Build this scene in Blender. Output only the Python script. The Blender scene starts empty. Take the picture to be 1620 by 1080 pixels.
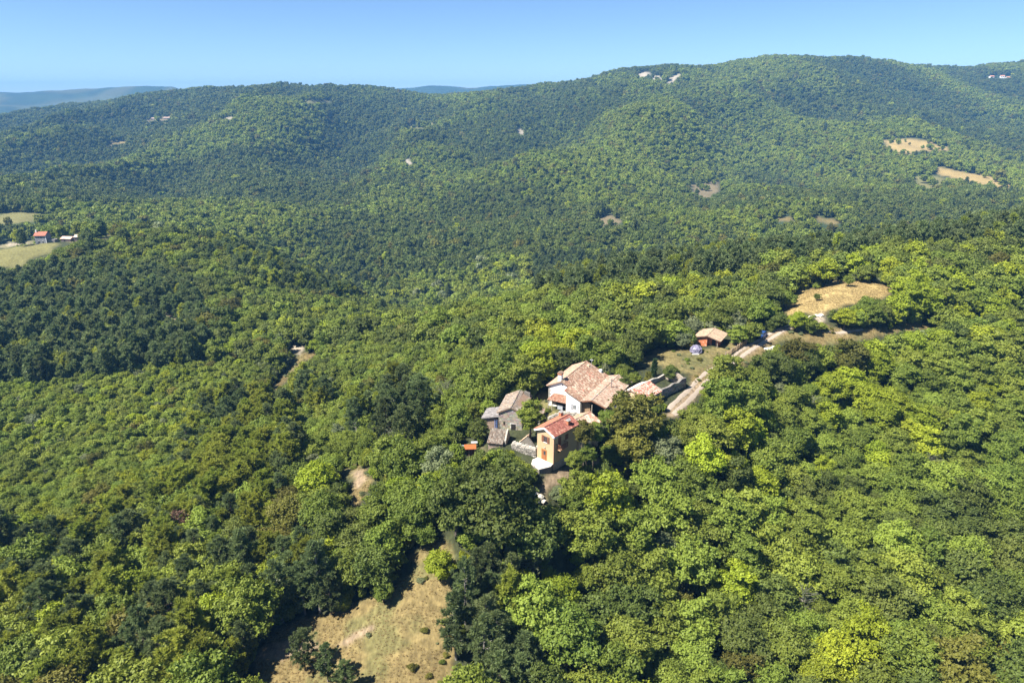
import bpy, math, random
import numpy as np
from mathutils import Vector, Matrix, Euler

# ------------------------------------------------------------------ camera, world, sun, exposure
sc = bpy.context.scene
COL = sc.collection
TH = math.radians(19.6)                       # camera pitched down
CT, ST = math.cos(TH), math.sin(TH)
F, CX, CY, CAMZ = 1080.0, 810.0, 540.0, 65.0  # focal length in the photograph's pixels, eye 65 m above the yellow house
S = 1.3                                       # terrain sketch units to metres

cd = bpy.data.cameras.new('camera')
cam = bpy.data.objects.new('camera', cd)
COL.objects.link(cam)
cam.location = (0, 0, CAMZ)
cam.rotation_euler = (math.radians(90) - TH, 0, 0)
cd.sensor_width = 36; cd.lens = 24
cd.clip_start = 0.5; cd.clip_end = 60000
sc.camera = cam

SUN_EL, SUN_AZ = math.radians(53), math.radians(-115)    # azimuth from +Y (view direction), clockwise: from the left, a little towards the viewer
w = bpy.data.worlds.new('World'); sc.world = w; w.use_nodes = True
nt = w.node_tree; nt.nodes.clear()
sky = nt.nodes.new('ShaderNodeTexSky'); sky.sky_type = 'NISHITA'; sky.sun_disc = False
sky.sun_elevation = SUN_EL; sky.sun_rotation = SUN_AZ
sky.air_density = 1.0; sky.dust_density = 0.0; sky.ozone_density = 6.0; sky.altitude = 3500
bg = nt.nodes.new('ShaderNodeBackground'); bg.inputs[1].default_value = 0.062
wo = nt.nodes.new('ShaderNodeOutputWorld')
nt.links.new(sky.outputs[0], bg.inputs[0]); nt.links.new(bg.outputs[0], wo.inputs[0])

sl = bpy.data.lights.new('sun', 'SUN'); sl.energy = 4.9; sl.angle = math.radians(0.53); sl.color = (1.0, 0.95, 0.86)
so = bpy.data.objects.new('sun', sl); COL.objects.link(so)
sd = Vector((math.sin(SUN_AZ) * math.cos(SUN_EL), math.cos(SUN_AZ) * math.cos(SUN_EL), math.sin(SUN_EL)))
so.rotation_euler = sd.to_track_quat('Z', 'Y').to_euler(); so.location = (-60, 60, 120)

vs = sc.view_settings
vs.view_transform = 'Standard'; vs.look = 'None'; vs.gamma = 1; vs.use_curve_mapping = False
vs.exposure = 1.42
cy = sc.cycles
cy.max_bounces = 8; cy.diffuse_bounces = 4; cy.glossy_bounces = 2; cy.transmission_bounces = 5
cy.volume_bounces = 0; cy.transparent_max_bounces = 6; cy.caustics_reflective = False; cy.caustics_refractive = False

RNG = np.random.default_rng(7)
random.seed(7)

# ------------------------------------------------------------------ small helpers
def ray(px, py):
    r = (px - CX) / F; u = (CY - py) / F
    return r, CT + u * ST, -ST + u * CT

def proj(x, y, z):
    z = z - CAMZ
    d = y * CT - z * ST; u = y * ST + z * CT
    return CX + F * x / d, CY - F * u / d

def empty(name, loc, rz=0.0, label=None, cat=None, group=None, scale=1.0):
    o = bpy.data.objects.new(name, None); COL.objects.link(o)
    o.location = loc; o.rotation_euler = (0, 0, rz); o.scale = (scale,) * 3 if not isinstance(scale, tuple) else scale
    o.empty_display_size = 0.5
    return tag(o, label, cat, group)

def tag(o, label=None, cat=None, group=None, kind=None):
    if label: o['label'] = label
    if cat: o['category'] = cat
    if group: o['group'] = group
    if kind: o['kind'] = kind
    return o

def hash2(ix, iy, seed):
    n = (ix.astype(np.int64) * 374761393 + iy.astype(np.int64) * 668265263 + seed * 1442695041) & 0xFFFFFFFF
    n = ((n ^ (n >> 13)) * 1274126177) & 0xFFFFFFFF
    return ((n ^ (n >> 16)) & 0xFFFF) / 65535.0

def vnoise(x, y, seed=0):
    x = np.asarray(x, float); y = np.asarray(y, float)
    ix = np.floor(x); iy = np.floor(y); fx = x - ix; fy = y - iy
    fx = fx * fx * (3 - 2 * fx); fy = fy * fy * (3 - 2 * fy)
    a = hash2(ix, iy, seed); b = hash2(ix + 1, iy, seed); c = hash2(ix, iy + 1, seed); d = hash2(ix + 1, iy + 1, seed)
    return (a * (1 - fx) + b * fx) * (1 - fy) + (c * (1 - fx) + d * fx) * fy

def fbm(x, y, seed=0, octv=4):
    s = 0; a = 0.5; t = 0
    for o in range(octv):
        s = s + a * vnoise(x * 2 ** o, y * 2 ** o, seed + o * 17); t += a; a *= 0.5
    return s / t

def sstep(a, b, x):
    t = np.clip((x - a) / (b - a), 0, 1); return t * t * (3 - 2 * t)

# ------------------------------------------------------------------ terrain: a height field through surveyed points
CP = []
def cpY(px, py, Y, c=0.0):
    dx, dy, dz = ray(px, py); Y = Y * S; t = Y / dy
    CP.append((dx * t / Y, Y, CAMZ + dz * t - c * S))
def cpZ(px, py, z, c=0.0):
    dx, dy, dz = ray(px, py); z = z * S; t = (z + c * S - CAMZ) / dz
    CP.append((dx / dy, t * dy, z))
def cpD(u, Y, z): CP.append((u, Y * S, z * S))

for a in [(862,735,0,0),(880,655,1,0),(800,690,.3,0),(735,718,-1,0),(1000,650,1,0),(1085,620,1.4,0),(1125,552,2,0),(1080,565,1.9,0),
          (1200,535,2.5,0),(1250,520,3,0),(1290,480,5,0),(1400,465,5,0),(1330,450,6,0),(1065,645,1,0),(840,700,.1,0),(930,690,0,0),
          (850,560,-1,6),(700,560,-8,6),(620,560,-12,5),(480,552,-20,0),(265,490,-22,0),(100,500,-24,7),(450,600,-22,1),(300,700,-21,3),
          (0,700,-24,3),(0,850,-20,4),(0,1080,-17,6),(300,1000,-12,8),(300,850,-15,7),(500,850,-10,6),(565,750,-8,0),(690,880,-5,0),
          (620,1000,-8,0),(440,1040,-11,0),(560,1070,-10,0),(760,780,-3,7),(800,900,-9,7),(1000,1000,-14,7),(1000,850,-11,7),
          (1000,780,-8,7),(1400,1000,-16,7),(1600,1060,-18,7),(1300,850,-15,7),(1600,850,-17,7),(1300,700,-12,7),(1600,700,-14,7),
          (1150,700,-7,7),(1300,600,-6,6),(1600,600,-9,7),(1450,550,-3,6),(1600,500,-3,7),(1500,460,0,6),(1250,440,0,6),(1100,470,-3,6),
          (920,740,-2,1),(960,700,-1.5,1)]: cpZ(*a)
for a in [(1400,385,250,7),(1620,352,270,7),(1200,392,245,7),(1050,405,235,7),(870,440,215,7),(700,500,180,6),(65,386,310,0),
          (20,400,300,0),(190,350,340,7),(330,370,320,7),(450,410,300,7),(560,470,270,6),(620,500,240,6),(300,430,270,7),(100,430,265,7),
          (40,345,480,0),(200,330,520,7),(400,360,480,7),(560,430,420,7),(650,450,400,7),(800,400,430,7),(1000,370,450,7),(1300,345,480,7),
          (1600,330,520,7),(800,300,700,7),(1120,300,700,0),(1300,260,900,7),(1600,280,850,5),(1440,232,1050,2),(500,300,700,7),
          (500,230,1000,7),(250,260,850,7),(0,290,700,7),(100,215,1150,7),
          (0,192,1400,7),(60,180,1430,7),(150,167,1500,7),(240,150,1550,7),(330,140,1600,7),(450,141,1600,7),(600,142,1600,7),
          (700,153,1600,7),(760,151,1650,7),(830,148,1700,7),(930,139,1750,7),(1000,113,1700,7),(1060,107,1650,7),(1110,111,1650,7),
          (1180,100,1620,7),(1280,88,1600,7),(1360,89,1600,7),(1400,101,1620,7),(1530,113,1700,7),(1580,103,1850,7),(1620,99,1900,7),
          (1300,170,1250,7),(1000,200,1100,7),(1600,180,1300,7),(700,200,1200,7),(1750,90,1900,7),(-150,200,1400,7)]: cpY(*a)
for a in [(-.7,395,-38),(-.3,390,-56),(.2,330,-44),(.5,360,-54),(0,300,-46),(.75,390,-50),(-.15,330,-58),
          (-.8,2400,-60),(-.4,2400,-50),(0,2400,-50),(.4,2500,-20),(.8,2700,0),(-1.2,2400,-60),(1.2,2600,0),
          (-1.2,150,-26),(1.2,150,-16),(-1.2,500,-30),(1.2,500,-20),(-.5,20,-14),(.5,20,-16),(0,20,-12),(-1.2,40,-18),(1.2,40,-18),
          (0,8,-12),(-1.2,8,-16),(1.2,8,-16)]: cpD(*a)
CP = np.array(CP)
KV = 0.8
def _feat(u, Y): return np.stack([u, np.log(Y) * KV], -1)
def _phi(r2): return np.where(r2 > 1e-12, 0.5 * r2 * np.log(np.maximum(r2, 1e-12)), 0)
_X = _feat(CP[:, 0], CP[:, 1]); _n = len(_X)
_d2 = ((_X[:, None] - _X[None]) ** 2).sum(-1)
_A = np.zeros((_n + 3, _n + 3)); _A[:_n, :_n] = _phi(_d2) + np.eye(_n) * 0.0008
_A[:_n, _n] = 1; _A[:_n, _n + 1:] = _X; _A[_n, :_n] = 1; _A[_n + 1:, :_n] = _X.T
_b = np.zeros(_n + 3); _b[:_n] = CP[:, 2]
_W = np.linalg.solve(_A, _b)
def tps(u, Y):
    q = _feat(u.ravel(), Y.ravel()); out = np.empty(len(q))
    for i in range(0, len(q), 20000):
        p = q[i:i + 20000]; d2 = ((p[:, None] - _X[None]) ** 2).sum(-1)
        out[i:i + 20000] = _phi(d2) @ _W[:_n] + _W[_n] + p @ _W[_n + 1:]
    return out.reshape(u.shape)

YR = np.concatenate([np.geomspace(9, 65, 26)[:-1], np.geomspace(65, 420, 330)[:-1], np.geomspace(420, 3300, 330)[:-1], np.geomspace(3300, 6800, 70)])
UC = np.linspace(-1.28, 1.28, 560)
YG, UG = np.meshgrid(YR, UC, indexing='ij')
_near = YG < 3400
ZG = np.zeros_like(YG)
_rows = int((YR < 3400).sum())
ZG[:_rows] = tps(UG[:_rows], YG[:_rows])
XG = UG * YG
amp = sstep(500, 1100, YG) * (1 - 0.55 * sstep(1850, 2100, YG))
rid = 1 - np.abs(2 * fbm(XG / 300 + 3.1 + YG / 2600, YG / 760 + 1.7, 5, 3) - 1)
RID = lambda x, y: 1 - np.abs(2 * fbm(x / 300 + 3.1 + y / 2600, y / 760 + 1.7, 5, 3) - 1)
ZG += amp * (1 - .5 * sstep(1500, 1900, YG)) * ((rid - 0.72) * 88 + (fbm(XG / 130, YG / 150, 9, 3) - 0.5) * 26)
ZG += sstep(90, 200, YG) * (1 - sstep(300, 500, YG)) * 0 + (fbm(XG / 14, YG / 14, 21, 3) - 0.5) * 0.9 * sstep(60, 90, YG)
# spurs that run down from the far ridge, and the gullies between them
for (u0, y0, u1, y1, hh, ww) in ((.34, 1750, -.10, 800, 50, 95), (-.28, 1950, -.43, 900, 40, 85), (-.06, 1900, -.20, 900, 34, 80), (.62, 1800, .45, 760, 38, 95),
                                 (.16, 1950, .22, 900, 30, 70), (-.62, 1700, -.66, 900, 34, 80), (-.17, 1900, -.31, 760, -30, 70), (.30, 1700, .30, 640, -30, 75), (-.52, 1800, -.5, 760, -34, 80)):
    ax_, ay_, bx_, by_ = u0 * y0, y0, u1 * y1, y1; L2 = (bx_ - ax_) ** 2 + (by_ - ay_) ** 2
    tt = np.clip(((XG - ax_) * (bx_ - ax_) + (YG - ay_) * (by_ - ay_)) / L2, 0, 1)
    dd = np.hypot(XG - ax_ - tt * (bx_ - ax_) + 40 * (fbm(YG / 260, XG * 0, 13, 2) - .5), YG - ay_ - tt * (by_ - ay_))
    ZG += .62 * hh * (1 - .75 * sstep(1450, 1850, YG)) * np.exp(-(dd / ww) ** 2) * np.sin(np.clip(tt * .9 + .1, 0, 1) * math.pi) ** .7
# beyond the ridge: low country and two far blue ranges
def bump(u, c, wd): return np.exp(-((u - c) / wd) ** 2)
zf = -60 + (fbm(XG / 500, YG / 500, 33, 4) - 0.5) * 44
rangeL = bump(np.log(YG), math.log(4400), 0.15) * (150 + 120 * (np.clip(UG, -1, -.4) + .8) + 22 * (fbm(UG * 14, UG * 0, 41, 5) - .5)) * sstep(-0.40, -0.47, UG)
rangeL2 = bump(np.log(YG), math.log(3600), 0.06) * 60 * sstep(-0.42, -0.6, UG)
rangeM = bump(np.log(YG), math.log(5200), 0.12) * (190 + 22 * bump(UG, -0.10, .03) + 30 * bump(UG, 0.012, .05) + 16 * (fbm(UG * 26, UG * 0, 47, 5) - .5)) * sstep(-0.27, -0.2, UG) * sstep(.2, .12, UG)
zf = zf + rangeL + rangeL2 + rangeM
tb = sstep(2600, 3350, YG)
ZG = ZG * (1 - tb) + zf * tb
LYR = np.log(YR)

def H(x, y):
    x = np.asarray(x, float); y = np.maximum(np.asarray(y, float), 9.01)
    u = np.clip(x / y, -1.279, 1.279); fu = (u - UC[0]) / (UC[1] - UC[0]); iu = np.clip(fu.astype(int), 0, len(UC) - 2); fu = fu - iu
    j = np.clip(np.searchsorted(YR, y) - 1, 0, len(YR) - 2); fy = (y - YR[j]) / (YR[j + 1] - YR[j])
    return (ZG[j, iu] * (1 - fu) + ZG[j, iu + 1] * fu) * (1 - fy) + (ZG[j + 1, iu] * (1 - fu) + ZG[j + 1, iu + 1] * fu) * fy

def G(px, py, h=0.0):
    """the ground point whose spot h metres above the ground is seen at photo pixel (px, py)"""
    dx, dy, dz = ray(px, py); u = dx / dy; s = dz / dy
    fu = (u - UC[0]) / (UC[1] - UC[0]); i = int(min(max(fu, 0), len(UC) - 2)); fu -= i
    prof = (ZG[:, i] * (1 - fu) + ZG[:, i + 1] * fu + h - CAMZ) / YR
    k = int(np.argmax(prof >= s)) if (prof >= s).any() else len(YR) - 1
    k = max(k, 1); t = (s - prof[k - 1]) / (prof[k] - prof[k - 1] + 1e-12); t = min(max(t, 0), 1)
    Y = YR[k - 1] + t * (YR[k] - YR[k - 1])
    return u * Y, Y, float(H(u * Y, Y))

_sx, _sy, _sz = G(717, 722)                      # level ground under the rusty shed
_pd = np.exp(-(np.hypot(XG - _sx - 2.4, (YG - _sy + .6) * 1.2) / 4.2) ** 4); ZG = ZG * (1 - _pd) + (_sz - .15) * _pd
# ------------------------------------------------------------------ what is open ground, seen from above the valley
# (kind, outline on the photo, surface): every outline is cast onto the terrain, where it becomes a clearing of real extent
RW, RH, RS = 540, 360, 3.0
def inpoly(px, py, poly):
    c = np.zeros(px.shape, bool); n = len(poly); j = n - 1
    for i in range(n):
        xi, yi = poly[i]; xj, yj = poly[j]
        c ^= ((yi > py) != (yj > py)) & (px < (xj - xi) * (py - yi) / (yj - yi + 1e-9) + xi); j = i
    return c
DRY, LAWN, DIRT, PALE, GREENF, ROCK, BARE, GOLD = range(1, 9)
GCOL = {DRY: (.165, .125, .052), LAWN: (.165, .135, .055), DIRT: (.25, .185, .12), PALE: (.33, .275, .205), GREENF: (.15, .14, .052),
        ROCK: (.36, .31, .24), BARE: (.155, .125, .070), GOLD: (.31, .228, .092)}
CLEAR = [
 (DRY, [(405,1040),(425,1008),(450,990),(475,980),(520,972),(560,955),(610,935),(655,905),(660,885),(640,880),(668,868),(690,850),(716,862),(716,905),(712,940),(716,975),(722,1010),(726,1095),(470,1095),(405,1095)]),
 (DIRT, [(530,1022),(550,1010),(588,988),(596,992),(560,1014),(545,1024)]),
 (DIRT, [(405,1040),(418,1020),(470,1008),(500,1014),(500,1030),(440,1045)]),
 (DRY, [(538,742),(556,733),(578,738),(590,758),(578,782),(566,802),(556,790),(560,765)]),
 (DIRT, [(556,748),(572,742),(580,760),(568,776)]),
 (DRY, [(434,610),(445,592),(462,574),(474,560),(498,556),(500,562),(480,572),(462,588),(448,606),(438,622)]),
 (PALE, [(460,546),(478,545),(482,552),(474,560),(462,556)]),
 (DIRT, [(234,478),(246,482),(262,490),(284,503),(280,508),(262,500),(240,488)]),
 # hamlet yards
 (LAWN, [(860,655),(872,640),(884,650),(925,657),(960,652),(985,640),(1000,650),(985,668),(950,660),(900,664),(868,668)]),
 (LAWN, [(836,645),(850,622),(862,612),(872,615),(872,640),(862,665),(850,662)]),
 (DIRT, [(862,762),(872,748),(900,735),(915,742),(895,756),(868,775),(845,790),(852,775)]),
 (BARE, [(800,775),(840,770),(868,778),(862,802),(830,800)]),
 (DIRT, [(936,745),(943,728),(954,726),(950,746)]),
 (DRY, [(1000,745),(990,755),(965,745),(975,738)]),
 (BARE, [(750,712),(770,708),(772,716),(752,720)]),
 # lawn, barn, road
 (LAWN, [(990,578),(1010,572),(1040,552),(1075,545),(1100,556),(1150,545),(1180,540),(1165,560),(1140,580),(1110,585),(1100,592),(1060,590),(1045,575),(1010,582)]),
 (DIRT, [(1055,655),(1066,640),(1085,625),(1090,610),(1095,600),(1110,590),(1128,588),(1130,596),(1112,614),(1090,640),(1068,662)]),
 (DRY, [(1092,596),(1135,575),(1165,556),(1195,538),(1240,518),(1258,524),(1225,545),(1190,572),(1175,580),(1150,572),(1115,602),(1100,606)]),
 (DIRT, [(1130,590),(1150,572),(1180,552),(1220,525),(1252,512),(1256,520),(1225,538),(1190,558),(1160,578),(1140,592)]),
 (DRY, [(1250,512),(1300,508),(1320,520),(1400,520),(1440,512),(1470,508),(1462,520),(1400,530),(1340,540),(1300,545),(1265,540),(1235,540)]),
 (PALE, [(1325,524),(1345,522),(1345,527),(1330,529)]),
 (GOLD, [(1240,478),(1262,460),(1300,455),(1315,445),(1340,443),(1405,450),(1408,465),(1390,472),(1360,478),(1310,490),(1300,500),(1275,495),(1258,498),(1245,500)]),
 (PALE, [(1283,500),(1300,495),(1306,505),(1295,512),(1288,508)]),
 (DRY, [(1445,515),(1480,505),(1490,512),(1458,524)]),
 (GREENF, [(1525,502),(1550,498),(1552,504),(1530,508)]),
 # left farm
 (GREENF, [(-20,395),(-20,388),(52,380),(92,385),(85,393),(78,402),(62,405),(45,412),(35,422),(-20,424)]),
 (PALE, [(-20,388),(0,387),(25,384),(52,382),(52,385),(25,388),(0,391),(-20,392)]),
 (LAWN, [(110,375),(122,375),(122,383),(108,383)]),
 (DRY, [(150,372),(172,368),(176,374),(168,378),(155,376)]),
 (GREENF, [(-20,340),(20,336),(75,338),(70,350),(40,352),(20,355),(-20,352)]),
 # far fields and scars
 (GOLD, [(1396,222),(1447,218),(1474,226),(1504,234),(1496,241),(1478,240),(1450,240),(1422,245)]),
 (GOLD, [(1480,264),(1500,267),(1530,273),(1560,277),(1600,288),(1596,303),(1560,295),(1520,284),(1486,277)]),
 (GREENF, [(1445,281),(1462,275),(1498,284),(1474,301),(1455,297)]),
 (BARE, [(1092,292),(1110,290),(1130,284),(1140,285),(1136,302),(1122,312),(1106,318),(1098,310)]),
 (BARE, [(945,345),(965,338),(985,348),(975,358),(955,362)]),
 (DRY, [(1225,345),(1250,342),(1256,350),(1235,352)]), (DRY, [(1285,342),(1320,346),(1336,354),(1318,356),(1296,350)]),
 (GOLD, [(168,227),(198,223),(202,226),(172,231)]),
 (BARE, [(230,186),(268,184),(270,190),(252,194),(232,191)]),
 (PALE, [(355,185),(369,185),(368,189),(356,190)]),
 (GREENF, [(640,198),(688,192),(690,200),(650,206)]),
 (GREENF, [(480,160),(530,158),(520,163),(486,164)]),
 (ROCK, [(1008,117),(1027,113),(1029,121),(1010,122)]),
 (ROCK, [(1032,121),(1055,122),(1054,126),(1034,126)]),
 (ROCK, [(1054,130),(1062,122),(1072,116),(1078,117),(1070,126),(1060,132)]),
 (ROCK, [(818,202),(826,203),(828,214),(822,214)]),
 (ROCK, [(640,252),(650,254),(650,260),(642,260)]),
]
rpx, rpy = np.meshgrid((np.arange(RW + 20) - 10 + .5) * RS, (np.arange(RH + 10) + .5) * RS)
_dx, _dy, _dz = ray(rpx, rpy)
_u = _dx / _dy; _s = _dz / _dy
_cm = np.maximum.accumulate((ZG - CAMZ) / YG, axis=0)
_iu = np.clip(np.rint((_u - UC[0]) / (UC[1] - UC[0])).astype(int), 0, len(UC) - 1)
MY = np.full(rpx.shape, 1e9)
for i in np.unique(_iu):
    m = _iu == i
    k = np.searchsorted(_cm[:, i], _s[m]); MY[m] = np.where(k >= len(YR), 1e9, YR[np.minimum(k, len(YR) - 1)])
GC = np.zeros(rpx.shape, np.int8)
for c, poly in CLEAR: GC[inpoly(rpx, rpy, poly)] = c
VIS = np.where(GC > 0, MY, 0.0)
# outlines of the buildings and other things that no tree may hide, with the distance (m) of each
KEEP = [
 (112, [(845,688),(845,676),(858,667),(880,656),(884,645),(898,650),(912,641),(945,652),(948,664),(934,668),(905,690),(901,708),(878,738),(870,748),(862,745),(845,738),(848,720)]),
 (125, [(764,672),(765,655),(790,640),(805,619),(830,615),(850,618),(862,640),(858,655),(828,655),(826,684),(795,685),(770,676)]),
 (118, [(771,703),(771,690),(778,680),(815,684),(836,690),(838,705),(850,712),(846,722),(815,712),(795,704)]),
 (117, [(714,720),(714,706),(735,701),(752,701),(753,717)]),
 (131, [(863,612),(880,596),(895,583),(930,568),(965,588),(985,592),(975,615),(958,645),(980,640),(975,652),(925,656),(868,648)]),
 (133, [(980,632),(980,620),(1025,600),(1050,588),(1084,594),(1095,615),(1066,640),(1052,648),(1045,630),(1030,625),(1015,625),(1003,622),(990,628)]),
 (166, [(1088,559),(1090,545),(1096,532),(1120,526),(1130,519),(1156,524),(1140,545),(1136,552),(1115,556)]),
 (171, [(1196,533),(1198,521),(1214,520),(1216,530),(1204,536)]),
 (186, [(1400,612),(1405,580),(1413,580),(1408,612)]),
 (148, [(1152,608),(1153,596),(1158,596),(1157,608)]),
 (168, [(1140,567),(1145,555),(1180,538),(1182,546),(1150,566)]),
 (155, [(1212,554),(1230,549),(1232,554),(1216,558)]),
 (425, [(45,388),(48,365),(75,363),(78,374),(122,366),(122,383),(92,390),(50,392)]),
 (2000, [(1400,110),(1400,104),(1414,104),(1414,110)]),(2000, [(1448,110),(1448,104),(1462,104),(1462,110)]),
 (2080, [(1563,124),(1563,118),(1600,118),(1600,124)]),
]
for yv, poly in KEEP:
    m = inpoly(rpx, rpy, poly); VIS[m] = np.maximum(VIS[m], yv); 
def rast(arr, px, py, fill=0):
    px = np.asarray(px); py = np.asarray(py)
    i = np.floor(px / RS).astype(int) + 10; j = np.floor(py / RS).astype(int)
    ok = (i >= 0) & (i < arr.shape[1]) & (j >= 0) & (j < arr.shape[0])
    return np.where(ok, arr[np.clip(j, 0, arr.shape[0] - 1), np.clip(i, 0, arr.shape[1] - 1)], fill)

# terrain mesh
def mesh_from(name, V, Fc, mats=(), smooth=False, attrs=None, midx=None):
    me = bpy.data.meshes.new(name)
    V = np.asarray(V, np.float32); Fc = np.asarray(Fc, np.int32); k = Fc.shape[1]
    me.vertices.add(len(V)); me.vertices.foreach_set('co', V.ravel())
    me.loops.add(Fc.size); me.loops.foreach_set('vertex_index', Fc.ravel())
    me.polygons.add(len(Fc)); me.polygons.foreach_set('loop_start', np.arange(len(Fc), dtype=np.int32) * k)
    if midx is not None: me.polygons.foreach_set('material_index', np.asarray(midx, np.int32))
    if smooth: me.polygons.foreach_set('use_smooth', np.ones(len(Fc), bool))
    for an, (dom, arr) in (attrs or {}).items():
        arr = np.asarray(arr, np.float32)
        if arr.ndim == 2:
            at = me.attributes.new(an, 'FLOAT_COLOR', dom); a4 = np.ones((len(arr), 4), np.float32); a4[:, :3] = arr; at.data.foreach_set('color', a4.ravel())
        else:
            at = me.attributes.new(an, 'FLOAT', dom); at.data.foreach_set('value', arr)
    for m in mats: me.materials.append(m)
    me.update(calc_edges=True)
    return me
def link(name, me, parent=None, loc=(0, 0, 0)):
    o = bpy.data.objects.new(name, me); COL.objects.link(o); o.location = loc
    if parent: o.parent = parent
    return o

# ------------------------------------------------------------------ materials
def mat(name):
    m = bpy.data.materials.new(name); m.use_nodes = True
    n = m.node_tree; b = n.nodes['Principled BSDF']; b.inputs['Roughness'].default_value = 0.85
    b.inputs['Specular IOR Level'].default_value = 0.25
    return m, n, b
def N(nt, t, **kw):
    x = nt.nodes.new(t)
    for k, v in kw.items(): setattr(x, k, v)
    return x
def simple(name, col, rough=0.85, noise=0.25, scale=3.0, metallic=0.0, bump=0.0, spec=0.25, spots=None):
    m, n, b = mat(name)
    tc = N(n, 'ShaderNodeTexCoord'); nz = N(n, 'ShaderNodeTexNoise'); nz.inputs['Scale'].default_value = scale; nz.inputs['Detail'].default_value = 6
    n.links.new(tc.outputs['Object'], nz.inputs['Vector'])
    cr = N(n, 'ShaderNodeMapRange'); cr.inputs[1].default_value = .25; cr.inputs[2].default_value = .75
    cr.inputs[3].default_value = 1 - noise; cr.inputs[4].default_value = 1 + noise
    n.links.new(nz.outputs[0], cr.inputs[0])
    mx = N(n, 'ShaderNodeVectorMath', operation='SCALE'); mx.inputs[0].default_value = col
    n.links.new(cr.outputs[0], mx.inputs['Scale'])
    out = mx.outputs[0]
    if spots:
        n2 = N(n, 'ShaderNodeTexNoise'); n2.inputs['Scale'].default_value = spots[1]; n2.inputs['Detail'].default_value = 4
        n.links.new(tc.outputs['Object'], n2.inputs['Vector'])
        r2 = N(n, 'ShaderNodeMapRange'); r2.inputs[1].default_value = spots[2]; r2.inputs[2].default_value = spots[2] + .1
        n.links.new(n2.outputs[0], r2.inputs[0])
        m2 = N(n, 'ShaderNodeMix', data_type='RGBA'); n.links.new(r2.outputs[0], m2.inputs['Factor']); n.links.new(out, m2.inputs[6])
        m2.inputs[7].default_value = (*spots[0], 1); out = m2.outputs[2]
    n.links.new(out, b.inputs['Base Color'])
    b.inputs['Roughness'].default_value = rough; b.inputs['Metallic'].default_value = metallic; b.inputs['Specular IOR Level'].default_value = spec
    if bump:
        bp = N(n, 'ShaderNodeBump'); bp.inputs['Strength'].default_value = bump; bp.inputs['Distance'].default_value = 0.08
        n.links.new(nz.outputs[0], bp.inputs['Height']); n.links.new(bp.outputs[0], b.inputs['Normal'])
    return m
def attrmat(name, attr='tint', rough=0.85, noise=0.2, scale=6.0, bump=0.3, spec=0.2, detail_scales=None):
    m, n, b = mat(name)
    at = N(n, 'ShaderNodeAttribute', attribute_name=attr)
    tc = N(n, 'ShaderNodeTexCoord'); nz = N(n, 'ShaderNodeTexNoise'); nz.inputs['Scale'].default_value = scale; nz.inputs['Detail'].default_value = 8
    n.links.new(tc.outputs['Object'], nz.inputs['Vector'])
    cr = N(n, 'ShaderNodeMapRange'); cr.inputs[1].default_value = .25; cr.inputs[2].default_value = .75
    cr.inputs[3].default_value = 1 - noise; cr.inputs[4].default_value = 1 + noise
    n.links.new(nz.outputs[0], cr.inputs[0])
    mx = N(n, 'ShaderNodeVectorMath', operation='SCALE'); n.links.new(at.outputs['Color'], mx.inputs[0]); n.links.new(cr.outputs[0], mx.inputs['Scale'])
    n.links.new(mx.outputs[0], b.inputs['Base Color'])
    b.inputs['Roughness'].default_value = rough; b.inputs['Specular IOR Level'].default_value = spec
    if bump:
        bp = N(n, 'ShaderNodeBump'); bp.inputs['Strength'].default_value = bump; bp.inputs['Distance'].default_value = 0.3
        n.links.new(nz.outputs[0], bp.inputs['Height']); n.links.new(bp.outputs[0], b.inputs['Normal'])
    return m

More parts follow.
